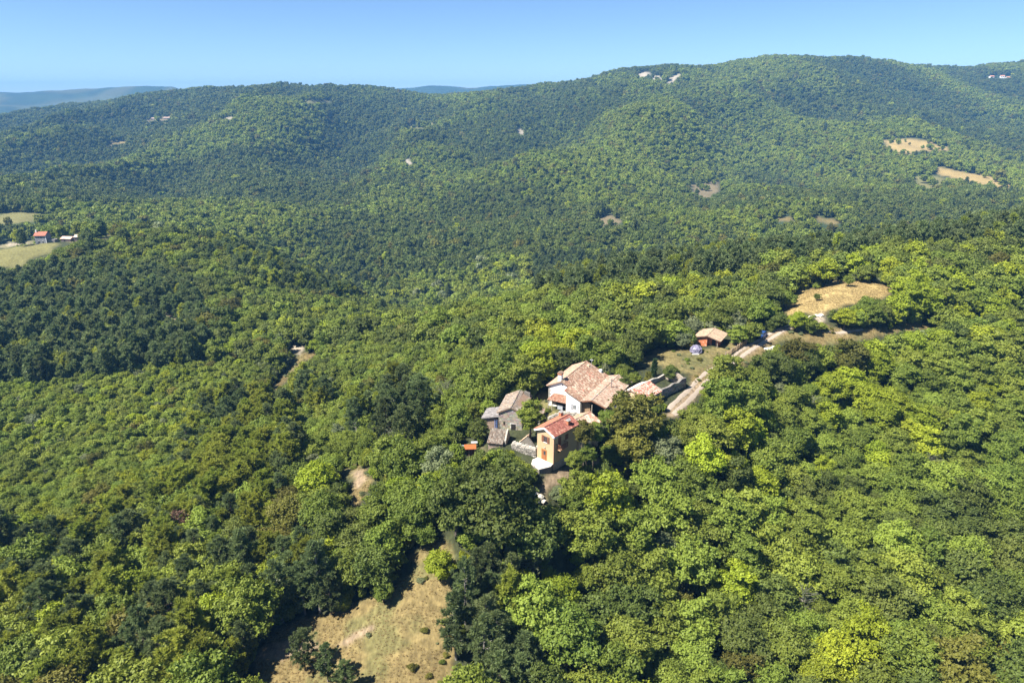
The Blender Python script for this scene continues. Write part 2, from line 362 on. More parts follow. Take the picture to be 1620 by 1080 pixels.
def leafmat(name, c_lo, c_hi, trans=0.40, rough=0.6, huej=1.0):
    """leaf colour varies per leaf, per clump (attribute) and per tree (instance random)"""
    m, n, b = mat(name)
    at = N(n, 'ShaderNodeAttribute', attribute_name='lv')
    oi = N(n, 'ShaderNodeObjectInfo')
    a1 = N(n, 'ShaderNodeMath', operation='MULTIPLY_ADD'); a1.inputs[1].default_value = 0.55; n.links.new(at.outputs['Fac'], a1.inputs[0])
    a2 = N(n, 'ShaderNodeMath', operation='MULTIPLY'); a2.inputs[1].default_value = 0.45 * huej; n.links.new(oi.outputs['Random'], a2.inputs[0])
    n.links.new(a2.outputs[0], a1.inputs[2])
    mx = N(n, 'ShaderNodeMix', data_type='RGBA'); mx.inputs[6].default_value = (*c_lo, 1); mx.inputs[7].default_value = (*c_hi, 1)
    n.links.new(a1.outputs[0], mx.inputs['Factor'])
    # slight shift towards blue-green or yellow between trees
    rm = N(n, 'ShaderNodeMath', operation='MULTIPLY'); rm.inputs[1].default_value = 7.31; n.links.new(oi.outputs['Random'], rm.inputs[0])
    fr = N(n, 'ShaderNodeMath', operation='FRACT'); n.links.new(rm.outputs[0], fr.inputs[0])
    hm = N(n, 'ShaderNodeMapRange'); hm.inputs[3].default_value = 0.480; hm.inputs[4].default_value = 0.503; n.links.new(fr.outputs[0], hm.inputs[0])
    hs = N(n, 'ShaderNodeHueSaturation'); n.links.new(hm.outputs[0], hs.inputs['Hue']); n.links.new(mx.outputs[2], hs.inputs['Color'])
    vm = N(n, 'ShaderNodeMapRange'); vm.inputs[3].default_value = 0.8; vm.inputs[4].default_value = 1.2
    r2 = N(n, 'ShaderNodeMath', operation='MULTIPLY'); r2.inputs[1].default_value = 13.7; n.links.new(oi.outputs['Random'], r2.inputs[0])
    f2 = N(n, 'ShaderNodeMath', operation='FRACT'); n.links.new(r2.outputs[0], f2.inputs[0]); n.links.new(f2.outputs[0], vm.inputs[0])
    n.links.new(vm.outputs[0], hs.inputs['Value'])
    n.links.new(hs.outputs[0], b.inputs['Base Color']); b.inputs['Roughness'].default_value = rough
    b.inputs['Specular IOR Level'].default_value = 0.3
    tr = N(n, 'ShaderNodeBsdfTranslucent'); n.links.new(hs.outputs[0], tr.inputs['Color'])
    ms = N(n, 'ShaderNodeMixShader'); ms.inputs[0].default_value = trans
    n.links.new(b.outputs[0], ms.inputs[1]); n.links.new(tr.outputs[0], ms.inputs[2])
    n.links.new(ms.outputs[0], n.nodes['Material Output'].inputs['Surface'])
    return m
LM = {
 'dark':  leafmat('leaf_dark', (0.072, 0.111, 0.022), (0.169, 0.214, 0.041)),
 'mid':   leafmat('leaf_mid', (0.109, 0.164, 0.024), (0.257, 0.321, 0.046)),
 'light': leafmat('leaf_light', (0.133, 0.195, 0.027), (0.283, 0.353, 0.050)),
 'lime':  leafmat('leaf_lime', (0.156, 0.218, 0.015), (0.346, 0.414, 0.029), trans=.36),
 'olive': leafmat('leaf_olive', (0.140, 0.174, 0.077), (0.265, 0.302, 0.148)),
 'chest': leafmat('leaf_chestnut', (0.087, 0.099, 0.017), (0.236, 0.230, 0.038)),
 'pine':  leafmat('needle_dark', (0.082, 0.122, 0.042), (0.215, 0.275, 0.098), trans=.45),
 'gold':  leafmat('needle_gold', (0.160, 0.205, 0.025), (0.370, 0.425, 0.062), trans=.5),
 'cyp':   leafmat('needle_cypress', (0.033, 0.065, 0.020), (0.075, 0.116, 0.034), trans=.1),
 'dead':  leafmat('needle_dead', (0.173, 0.095, 0.057), (0.311, 0.190, 0.124), trans=.1),
 'dry':   leafmat('grass_dry', (0.260, 0.200, 0.085), (0.420, 0.330, 0.150), trans=.35),
}
BARK = simple('bark', (.105,.085,.065), noise=.4, scale=4, bump=.5)
BARKP = simple('bark_pale', (.24,.215,.19), noise=.3, scale=4, bump=.5)
# ------------------------------------------------------------------ the ground
nR, nC = YG.shape
_px, _py = proj(XG, YG, ZG)
jx = (fbm(XG / 1.7, YG / 1.7, 61, 2) - .5) * 20; jy = (fbm(XG / 1.7, YG / 1.7, 67, 2) - .5) * 12
jf = np.clip(60 / YG, .30, 1)
gcl = rast(GC, _px + jx * jf, _py + jy * jf)
gmy = rast(MY, _px, _py, 1e9)
gcl = np.where((np.abs(gmy / YG - 1) < 0.09), gcl, 0)
n1 = fbm(XG / 9, YG / 9, 71, 4); n2 = fbm(XG / 60, YG / 60, 73, 3)
col = np.zeros((nR, nC, 3))
base_f = np.array([.040, .046, .020])[None, None] * (0.7 + 0.6 * n1[..., None])
farcol = np.array([.030, .050, .022])[None, None] * (0.55 + .9 * n2[..., None])
ff = sstep(300, 700, YG)[..., None]
col[:] = base_f * (1 - ff) + farcol * ff
# open country beyond the wooded ridge: fields and woods in patches, faded by the air
fp = vnoise(XG / 150, YG / 190, 81); fw = sstep(.66, .72, fp)[..., None] * sstep(3000, 3600, YG)[..., None]
col = col * (1 - fw * .35) + np.array([.16, .15, .07]) * fw * .35
for k, c in GCOL.items():
    m = gcl == k
    col[m] = np.array(c) * (0.72 + 0.56 * n1[m][:, None])
m = (gcl == DRY) | (gcl == LAWN)
gr = sstep(.5, .68, fbm(XG / 4, YG / 4, 77, 3))[..., None] * m[..., None]
col = col * (1 - gr * .55) + np.array([.095, .105, .038]) * gr * .55
for _ in range(1):                      # soften the edge of each clearing a little
    c2 = col.copy(); c2[1:-1, 1:-1] = (col[1:-1, 1:-1] * 2 + col[:-2, 1:-1] + col[2:, 1:-1] + col[1:-1, :-2] + col[1:-1, 2:]) / 6; col = c2
V = np.stack([XG, YG, ZG], -1).reshape(-1, 3)
ii = np.arange(nR * nC).reshape(nR, nC)
Fq = np.stack([ii[:-1, :-1], ii[:-1, 1:], ii[1:, 1:], ii[1:, :-1]], -1).reshape(-1, 4)
GM = attrmat('ground_earth', 'gcol', rough=.95, noise=.35, scale=0.9, bump=0.5)
_n = GM.node_tree; _b = _n.nodes['Principled BSDF']; _src = _b.inputs['Base Color'].links[0].from_socket
_g = N(_n, 'ShaderNodeNewGeometry'); _mp = N(_n, 'ShaderNodeMapping'); _mp.inputs['Rotation'].default_value = (0, 0, .6); _mp.inputs['Scale'].default_value = (2.2, .7, 1)
_n.links.new(_g.outputs['Position'], _mp.inputs['Vector'])
_z = N(_n, 'ShaderNodeTexNoise'); _z.inputs['Scale'].default_value = .8; _z.inputs['Detail'].default_value = 8; _z.inputs['Roughness'].default_value = .75; _n.links.new(_mp.outputs[0], _z.inputs['Vector'])
_r = N(_n, 'ShaderNodeMapRange'); _r.inputs[1].default_value = .3; _r.inputs[2].default_value = .7; _r.inputs[3].default_value = .55; _r.inputs[4].default_value = 1.4; _n.links.new(_z.outputs[0], _r.inputs[0])
_v = N(_n, 'ShaderNodeVectorMath', operation='SCALE'); _n.links.new(_src, _v.inputs[0]); _n.links.new(_r.outputs[0], _v.inputs['Scale']); _n.links.new(_v.outputs[0], _b.inputs['Base Color'])
g = link('ground', mesh_from('ground', V, Fq, [GM], smooth=True, attrs={'gcol': ('POINT', col.reshape(-1, 3))}))
tag(g, 'wooded hills, valley floor and dry clearings', kind='structure')

# ------------------------------------------------------------------ plants: shapes
def quads(P, Nn, Tn, w_, l_, lv, bend=0.0):
    """one diamond leaf spray per point"""
    B = np.cross(Nn, Tn); B /= np.linalg.norm(B, axis=1, keepdims=True) + 1e-9
    T = np.cross(B, Nn)
    a = P - T * l_[:, None]; b = P + B * w_[:, None]; c = P + T * l_[:, None]; d = P - B * w_[:, None]
    V = np.stack([a, b, c, d], 1).reshape(-1, 3); n = len(P)
    return V, np.arange(4 * n).reshape(n, 4), np.repeat(lv, 1)
def unit(v): return v / (np.linalg.norm(v, axis=-1, keepdims=True) + 1e-9)
def rdir(r, n): return unit(r.normal(size=(n, 3)))
OCT_F = np.array([[0, 2, 4, 4], [2, 1, 4, 4], [1, 3, 4, 4], [3, 0, 4, 4], [2, 0, 5, 5], [1, 2, 5, 5], [3, 1, 5, 5], [0, 3, 5, 5]])

def crown_mesh(name, seed, nleaf, leaf, material, nblob=22, flat=.95, spread=.72, br=(.16, .33), open_=0.0, core=True, twig=.35):
    r = np.random.default_rng(seed)
    # sub-crowns over a dome, irregular
    C = []; R = []
    for i in range(nblob):
        z = r.uniform(-.85, 1); ph = i * 2.39996 + r.uniform(-.5, .5); s = math.sqrt(max(0, 1 - z * z))
        k = spread * r.uniform(.6, 1.28) * (1 if z > -.3 else .85)
        C.append((k * s * math.cos(ph), k * s * math.sin(ph), k * z * flat)); R.append(r.uniform(*br))
    C += [(0, 0, .1), (0, 0, -.35)]; R += [.5, .45]
    C = np.array(C); R = np.array(R)
    C[:, :2] *= np.array([1, r.uniform(.82, 1.0)])
    wgt = R ** 2; wgt = wgt / wgt.sum()
    n = int(nleaf * 1.9)
    bi = r.choice(len(R), n, p=wgt); d = rdir(r, n); d[:, 2] = np.abs(d[:, 2]) * .75 + d[:, 2] * .25 - .1; d = unit(d)
    # every sub-crown is lumpy itself
    lump = 1 + .16 * np.sin(d[:, 0] * 7 + bi * 1.7) * np.sin(d[:, 1] * 7 + bi) + .1 * np.sin(d[:, 2] * 9 + bi * 3)
    rad = R[bi] * lump * (1.08 - .36 * r.random(n) ** 1.5)
    P = C[bi] + d * rad[:, None] * np.array([1, 1, .85])
    keep = np.ones(n, bool)
    for j in range(len(R)):
        dd = np.linalg.norm((P - C[j]) / np.array([1, 1, .85]), axis=1); keep &= ~((dd < R[j] * .74) & (bi != j))
    if open_: keep &= r.random(n) > open_ * (np.sin(P[:, 0] * 9) * np.sin(P[:, 1] * 8 + 1) > .2)
    P = P[keep][:nleaf]; d = d[keep][:nleaf]; bi = bi[keep][:nleaf]; n = len(P)
    # twigs that stick out of the crown and carry their own leaves
    nt_ = int(twig * n / 9)
    if nt_:
        ti = r.integers(0, n, nt_); td = unit(d[ti] + rdir(r, nt_) * .55 + np.array([0, 0, .15])); tl_ = r.uniform(.08, .26, nt_)
        k9 = np.repeat(np.arange(nt_), 9); f9 = r.random(len(k9))
        P = np.concatenate([P, P[ti][k9] + td[k9] * (tl_[k9] * f9)[:, None] + r.normal(size=(len(k9), 3)) * .018]); d = np.concatenate([d, td[k9]]); bi = np.concatenate([bi, bi[ti][k9]]); n = len(P)
    Nn = unit(d * 1.0 + rdir(r, n) * .9 + np.array([0, 0, .25])); T = rdir(r, n)
    s = leaf * r.uniform(.65, 1.3, n)
    bl = r.random(len(R))
    lv = np.clip(.5 + (bl[bi] - .5) * .7 + r.normal(size=n) * .24, 0, 1)
    V, Fc, lv4 = quads(P, Nn, T, s * .62, s, lv)
    if core:  # octahedra added inside the crown to stop light leaks, toned dark like inner shade
        ov = np.array([[1, 0, 0], [-1, 0, 0], [0, 1, 0], [0, -1, 0], [0, 0, 1], [0, 0, -1]]) * .8
        cv = []; cf = []
        for j in range(len(R)):
            rot = np.array(Euler((r.uniform(0, 3), r.uniform(0, 3), 0)).to_matrix())
            cv.append(C[j] + (ov @ rot.T) * R[j] * .8); cf.append(OCT_F + len(V) + 6 * j)
        tri = np.concatenate(cf)
        V2 = np.concatenate([V] + cv)
        # octahedra as quads with a doubled corner are avoided: split each into real triangles
        me = bpy.data.meshes.new(name)
        q = np.concatenate([Fc.ravel(), tri[:, :3].ravel()]); nq = len(Fc); ntq = len(tri)
        me.vertices.add(len(V2)); me.vertices.foreach_set('co', V2.astype(np.float32).ravel())
        me.loops.add(len(q)); me.loops.foreach_set('vertex_index', q.astype(np.int32))
        ls = np.concatenate([np.arange(nq) * 4, nq * 4 + np.arange(ntq) * 3]).astype(np.int32)
        me.polygons.add(nq + ntq); me.polygons.foreach_set('loop_start', ls)
        at = me.attributes.new('lv', 'FLOAT', 'FACE'); at.data.foreach_set('value', np.concatenate([lv4, np.full(ntq, .15)]).astype(np.float32))
        me.materials.append(material); me.update(calc_edges=True)
        return me
    return mesh_from(name, V, Fc, [material], attrs={'lv': ('FACE', lv4)})

def limb(V, Fc, p, q, r0, r1, k=5):
    p = np.array(p, float); q = np.array(q, float); d = unit(q - p); a = unit(np.cross(d, [.3, .5, .81])); b = np.cross(d, a)
    s = len(V)
    for c, rr in ((p, r0), (q, r1)):
        for i in range(k):
            t = 2 * math.pi * i / k; V.append(tuple(c + (a * math.cos(t) + b * math.sin(t)) * rr))
    for i in range(k): Fc.append((s + i, s + (i + 1) % k, s + k + (i + 1) % k, s + k + i))

def trunk_mesh(name, seed, hc=1.45, material=None, n=6, thick=.075):
    r = np.random.default_rng(seed); V = []; Fc = []
    a = (r.uniform(-.06, .06), r.uniform(-.06, .06), hc * .55)
    limb(V, Fc, (0, 0, -.25), (a[0] * .5, a[1] * .5, hc * .28), thick * 1.3, thick, 7); limb(V, Fc, (a[0] * .5, a[1] * .5, hc * .28), a, thick, thick * .8, 7)
    for i in range(n):
        ph = i * 2 * math.pi / n + r.uniform(-.3, .3); k = r.uniform(.35, .6); z = hc + r.uniform(-.15, .35)
        mid = (a[0] + math.cos(ph) * k * .5, a[1] + math.sin(ph) * k * .5, (a[2] + z) / 2)
        e = (math.cos(ph) * k * 1.15, math.sin(ph) * k * 1.15, z)
        limb(V, Fc, a, mid, thick * .6, thick * .4); limb(V, Fc, mid, e, thick * .4, thick * .12)
    return mesh_from(name, V, Fc, [material or BARK])

def pine_mesh(name, seed, material, ntuft=3, cards=18, whorls=10, top=.9, wide=.34, cardw=.012, cardl=.05, bare=.22, conic=.75, droop=.1, sparse=0.0, bark=None):
    """unit-height pine: returns crown mesh, trunk mesh with the branches"""
    r = np.random.default_rng(seed); V = []; Fc = []; tp = []; tn = []; tl = []
    lean = r.uniform(-.03, .03, 2)
    limb(V, Fc, (0, 0, -.06), (lean[0], lean[1], .5), .018, .012, 6); limb(V, Fc, (lean[0], lean[1], .5), (lean[0] * 1.5, lean[1] * 1.5, .97), .012, .003, 5)
    for i in range(whorls):
        f = i / (whorls - 1); z = bare + (top - bare) * f + r.uniform(-.02, .02)
        L = wide * (math.sin(min(1, (1 - f) * 1.25 + .12) * math.pi / 2) ** conic) * r.uniform(.8, 1.1)
        if f < .25: L *= .75 + f
        nb = 6 if f < .7 else 4
        for j in range(nb):
            if r.random() < sparse: continue
            ph = 2 * math.pi * j / nb + i * 1.1 + r.uniform(-.4, .4); l = L * r.uniform(.6, 1.15)
            up = l * (.28 + .5 * f) - droop * l * (1 - f)
            p0 = np.array([lean[0] * z * 1.5, lean[1] * z * 1.5, z]); p1 = p0 + np.array([math.cos(ph) * l, math.sin(ph) * l, up])
            limb(V, Fc, p0, p1, .006, .0015, 3)
            for k in range(ntuft):
                t = 1 - k * .26 + r.uniform(-.06, .06); 
                tp.append(p0 + (p1 - p0) * t + r.normal(size=3) * .012); tn.append((p1 - p0)); tl.append(r.random())
    tp.append(np.array([lean[0] * 1.5, lean[1] * 1.5, .97])); tn.append(np.array([0, 0, 1.])); tl.append(.7)
    tp = np.array(tp); tn = unit(np.array(tn)); tl = np.array(tl); n = len(tp) * cards
    bi = np.repeat(np.arange(len(tp)), cards)
    d = unit(rdir(r, n) + tn[bi] * .5 + np.array([0, 0, .45]))
    ln = cardl * r.uniform(.7, 1.3, n)
    P = tp[bi] + d * ln[:, None] * .9
    Nn = unit(np.cross(d, rdir(r, n)) + np.array([0, 0, .3])); Nn = unit(Nn - d * (Nn * d).sum(1)[:, None])
    lv = np.clip(.25 + tl[bi] * .5 + r.normal(size=n) * .15, 0, 1)
    B = unit(np.cross(Nn, d)); wv = cardw * r.uniform(.7, 1.3, n)
    a = P - d * ln[:, None]; b = P + B * wv[:, None]; c = P + d * ln[:, None]; e = P - B * wv[:, None]
    LV = np.stack([a, b, c, e], 1).reshape(-1, 3)
    cm = mesh_from(name + '_crown', LV, np.arange(4 * n).reshape(n, 4), [material], attrs={'lv': ('FACE', lv)})
    tm = mesh_from(name + '_trunk', V, Fc, [bark or BARK])
    return cm, tm

def recol(me, material, name):
    m2 = me.copy(); m2.name = name; m2.materials.clear(); m2.materials.append(material); return m2

BCL = ['dark', 'mid', 'light', 'lime', 'olive', 'chest']
near_b = [crown_mesh('crown', 100 + i, 8500, .046, LM['dark'], nblob=[46, 34, 60, 40, 52, 70][i], flat=[.85, .8, 1.0, 1.2, .95, 1.35][i], open_=[0, .3, .5, 0, .6, .3][i], br=[(.16, .33), (.2, .38), (.12, .26), (.15, .32), (.13, .27), (.12, .25)][i], core=i not in (2, 4), twig=[.3, .25, .7, .35, .8, .6][i]) for i in range(6)]
mid_b = [crown_mesh('crown_mid', 200 + i, 2800, .072, LM['dark'], nblob=30 + 3 * i) for i in range(4)]
far_b = [crown_mesh('crown_far', 300 + i, 520, .15, LM['dark'], nblob=11 + i, br=(.28, .46)) for i in range(4)]
bush_b = [crown_mesh('bush', 400 + i, 2600, .072, LM['dark'], nblob=16, flat=.75, spread=.62, br=(.24, .42)) for i in range(3)]
tr_b = [trunk_mesh('trunk', 500 + i) for i in range(4)]
def fam(lst, keys): return {k: [recol(m, LM[k], m.name) for m in lst] for k in keys}
NB, MB_, FB, BB = fam(near_b, BCL), fam(mid_b, BCL), fam(far_b, BCL), fam(bush_b, BCL)
PK = ['pine', 'gold']
def pines(seed, n, **kw):
    return [pine_mesh('pine', seed + i, LM['pine'], **kw) for i in range(n)]
near_p = pines(600, 3, cards=58, wide=.25, cardw=.0055, cardl=.027) + pines(610, 2, cards=50, wide=.20, cardw=.0055, cardl=.027, sparse=.25, bark=BARKP)
near_g = pines(620, 3, cards=60, ntuft=5, whorls=11, wide=.27, cardw=.007, cardl=.030, bare=.12, conic=.6)
far_p = pines(630, 3, cards=16, ntuft=3, whorls=9, wide=.23, cardw=.016, cardl=.045)
NP = {'pine': near_p, 'gold': [(recol(a, LM['gold'], 'pine_crown'), b) for a, b in near_g]}
FP = {'pine': far_p, 'gold': [(recol(a, LM['gold'], 'pine_crown'), b) for a, b in far_p]}

# ------------------------------------------------------------------ plants: where they stand
def zone(polys, px, py):
    m = np.zeros(px.shape, bool)
    for p in polys: m |= inpoly(px, py, p)
    return m
Z_PINE = [([(-150,420),(240,430),(340,500),(310,570),(100,600),(-150,610)], .75, .10), ([(320,350),(430,350),(580,440),(560,480),(390,450)], .55, .35),
          ([(1040,390),(1780,325),(1780,372),(1420,400),(1250,425),(1100,445),(850,475),(840,420)], .72, .15),
          ([(330,640),(440,640),(480,720),(430,830),(330,830),(230,900),(220,850)], .72, .75),
          ([(-200,900),(0,860),(200,800),(330,800),(410,900),(430,1100),(-200,1100)], .45, .6),
          ([(370,880),(500,870),(540,960),(520,1000),(400,1020)], .6, .15),
          ([(680,890),(760,870),(820,930),(850,1010),(820,1100),(680,1100)], .7, .08),
          ([(560,620),(640,610),(700,690),(620,720),(560,700)], .3, .2), ([(850,400),(930,400),(930,450),(850,455)], .8, .85),
          ([(430,600),(500,590),(520,640),(440,660)], .5, .5), ([(1060,400),(1130,395),(1140,430),(1060,440)], .5, .5)]
Z_LIME = [([(1120,580),(1500,530),(1640,620),(1500,700),(1300,760),(1100,740)], .30), ([(830,530),(905,525),(960,530),(905,572),(840,600)], .85),
          ([(560,690),(720,740),(640,800),(560,790)], .35), ([(1240,430),(1640,430),(1640,500),(1420,500)], .35), ([(780,800),(1000,800),(930,900),(800,960)], .22),
          ([(1300,980),(1450,980),(1450,1080),(1250,1080)], .25), ([(940,380),(1250,400),(1200,470),(940,500)], .25), ([(-20,355),(60,355),(60,382),(-20,384)], .95)]
Z_LIGHT = [([(-150,860),(300,800),(400,1100),(-150,1100)], .45), ([(-150,620),(350,560),(450,640),(330,780),(200,860),(-150,920)], .68), ([(450,540),(800,540),(780,640),(450,740)], .35), ([(640,430),(1050,470),(850,600),(700,640)], .4),
           ([(1100,560),(1640,540),(1640,760),(1100,760)], .35)]
Z_SMALL = [[(-150,600),(420,560),(520,640),(330,700),(330,780),(180,860),(-150,920)], [(450,540),(760,540),(740,700),(450,760)]]
Z_OLIVE = [[(1035,500),(1110,470),(1180,470),(1180,540),(1100,530),(1050,560)]]

def classify(px, py, Y, x, y):
    n = len(px); r = RNG.random(n); r2 = RNG.random(n); kind = np.full(n, 'mid', object); isp = np.zeros(n, bool)
    pn = fbm(x / 55, y / 55, 91, 3); pf = fbm(x / 170, y / 330, 93, 4)
    q = r + (pn - .5) * 1.1
    kind[q < .36] = 'dark'; kind[(q > .76)] = 'light'; kind[q > 1.02] = 'lime'
    kind[(r2 < .05)] = 'chest'; kind[(r2 > .965)] = 'olive'
    far = Y > 560
    qf = r * .40 + (pf - .5) * 3.9 + .28 + (RID(x, y) - .74) * 1.3
    kf = np.full(n, 'dark', object); kf[qf > .58] = 'mid'; kf[qf > 1.0] = 'light'; kf[(r2 > .985)] = 'lime'; kf[(r2 < .04)] = 'chest'
    kind = np.where(far, kf, kind)
    for poly, p in Z_LIGHT: m = inpoly(px, py, poly) & (r < p) & ~far; kind[m] = 'light'
    for poly, p in Z_LIME: m = inpoly(px, py, poly) & (r2 < p) & ~far; kind[m] = 'lime'
    m = zone(Z_OLIVE, px, py) & (r < .5) & ~far; kind[m] = 'olive'
    isp |= (RNG.random(n) < .03) & (Y > 330) & (Y < 1700)
    r3 = RNG.random(n)
    for poly, p, gp in Z_PINE:
        m = inpoly(px, py, poly) & (r3 < p) & ~far; isp |= m
        kind[m] = np.where(RNG.random(int(m.sum())) < gp, 'gold', 'pine')
    kind[isp & ~np.isin(kind, PK)] = 'pine'
    return kind, isp

T = []    # every plant: x, y, z, R, kind, isPine, px, py
def visible_ok(x, y, z, R, hc, slack=2.0):
    """False where the crown would stand in front of something the photograph shows open"""
    ok = np.ones(len(x), bool); thin = vnoise(x / 5, y / 5, 131)
    for ox, oz in ((0, 0), (0, 1.0), (1.02, .1), (-1.02, .1), (.8, .55), (-.8, .55), (.55, .6), (-.55, .6), (0, -.6), (.5, -.5), (-.5, -.5), (0, .45)):
        px, py = proj(x + R * ox, y, z + hc + R * oz)
        v = rast(VIS, px, py)
        ok &= ~((v > 0) & (y < v + slack) & ~((y > 560) & (slack > 5) & (thin < .14)))
    px, py = proj(x, y, z + .2)
    v = rast(VIS, px, py); ok &= ~((~((y > 560) & (slack > 5) & (thin < .14))) & (v > 0) & (np.abs(v / y - 1) < .06) & (rast(GC, px, py) > 0))
    return ok
FOOT = []     # building footprints: centre x, y, radius
def add_foot(x, y, r): FOOT.append((x, y, r))

def handY(px, py, Y, R, kind, label, cat='tree', name='broadleaf_tree'):
    dx, dy, dz = ray(px, py); x = dx / dy * Y; zc = CAMZ + dz / dy * Y; z = float(H(x, Y))
    HAND.append(dict(x=x, y=Y, z=z, R=R, kind=kind, label=label, cat=cat, name=name, hcf=max(.7, (zc - z) / R), group=None))
# hand-set plants: (crown px, crown py, radius m, kind, label)
HAND = []
def hand(px, py, R, kind, label, cat='tree', name='broadleaf_tree', hcf=1.1, group=None):
    hc = R * hcf
    x, y, z = G(px, py, hc); HAND.append(dict(x=x, y=y, z=z, R=R, kind=kind, label=label, cat=cat, name=name, hcf=hcf, group=group)); return x, y, z
# ------------------------------------------------------------------ building kit
class MB:
    """collects convex pieces and tubes; build() links them as one mesh"""
    def __init__(s): s.V = []; s.F = []; s.C = []
    def face(s, pts, c=None):
        i = len(s.V); s.V += [tuple(p) for p in pts]; s.F.append(tuple(range(i, i + len(pts)))); s.C.append(c or (.5, .5, .5))
    def box(s, x0, x1, y0, y1, z0, z1, c=None):
        p = [(x0, y0, z0), (x1, y0, z0), (x1, y1, z0), (x0, y1, z0), (x0, y0, z1), (x1, y0, z1), (x1, y1, z1), (x0, y1, z1)]
        for f in ((0, 3, 2, 1), (4, 5, 6, 7), (0, 1, 5, 4), (1, 2, 6, 5), (2, 3, 7, 6), (3, 0, 4, 7)): s.face([p[i] for i in f], c)
    def prism(s, poly, x0, x1, axis='x', c=None):
        """polygon (y, z) pushed along x, or (x, z) along y, or (x, y) along z"""
        def P(a, b, t): return (t, a, b) if axis == 'x' else (a, t, b) if axis == 'y' else (a, b, t)
        s.face([P(a, b, x0) for a, b in poly][::-1], c); s.face([P(a, b, x1) for a, b in poly], c)
        n = len(poly)
        for i in range(n):
            (a, b), (a2, b2) = poly[i], poly[(i + 1) % n]
            s.face([P(a, b, x0), P(a2, b2, x0), P(a2, b2, x1), P(a, b, x1)], c)
    def slab(s, q, th, c=None):
        """four corners of the top face, thickness downwards"""
        q = [Vector(p) for p in q]; n = (q[1] - q[0]).cross(q[3] - q[0]).normalized()
        if n.z < 0: n = -n
        b = [p - n * th for p in q]
        s.face(q, c); s.face(b[::-1], c)
        for i in range(4): s.face([q[i], b[i], b[(i + 1) % 4], q[(i + 1) % 4]], c)
    def bar(s, p, q, r, k=6, c=None, r1=None):
        p = Vector(p); q = Vector(q); d = (q - p).normalized(); a = d.orthogonal().normalized(); b = d.cross(a); r1 = r if r1 is None else r1
        A = [p + (a * math.cos(t) + b * math.sin(t)) * r for t in [2 * math.pi * i / k for i in range(k)]]
        B = [q + (a * math.cos(t) + b * math.sin(t)) * r1 for t in [2 * math.pi * i / k for i in range(k)]]
        for i in range(k): s.face([A[i], A[(i + 1) % k], B[(i + 1) % k], B[i]], c)
        s.face(A[::-1], c); s.face(B, c)
    def build(s, name, m, parent=None, label=None, kind=None, loc=(0, 0, 0)):
        me = bpy.data.meshes.new(name); me.from_pydata(s.V, [], s.F)
        at = me.attributes.new('tint', 'FLOAT_COLOR', 'FACE')
        a = np.ones((len(s.F), 4), np.float32); a[:, :3] = np.array(s.C); at.data.foreach_set('color', a.ravel())
        me.materials.append(m); me.update()
        o = link(name, me, parent, loc)
        return tag(o, label, kind=kind)

TILE = attrmat('clay_tile', rough=.9, noise=.22, scale=5, bump=.25)
OLD = [(0.334, 0.220, 0.158), (0.387, 0.282, 0.202), (0.308, 0.176, 0.123), (0.414, 0.317, 0.238), (0.282, 0.150, 0.106), (0.361, 0.246, 0.176), (0.246, 0.167, 0.123), (0.396, 0.264, 0.176)]
NEWT = [(0.216, 0.075, 0.054), (0.252, 0.098, 0.074), (0.190, 0.065, 0.049), (0.287, 0.125, 0.093), (0.225, 0.079, 0.059)]
GREYT = [(0.212, 0.180, 0.149), (0.262, 0.217, 0.179), (0.176, 0.145, 0.119), (0.231, 0.174, 0.136), (0.291, 0.252, 0.208), (0.190, 0.145, 0.113)]
PINKT = [(0.370, 0.246, 0.194), (0.422, 0.317, 0.255), (0.317, 0.123, 0.088), (0.458, 0.370, 0.308), (0.299, 0.114, 0.079), (0.387, 0.238, 0.176)]
PALET = [(0.333, 0.247, 0.168), (0.362, 0.277, 0.191), (0.304, 0.218, 0.152), (0.339, 0.241, 0.161)]
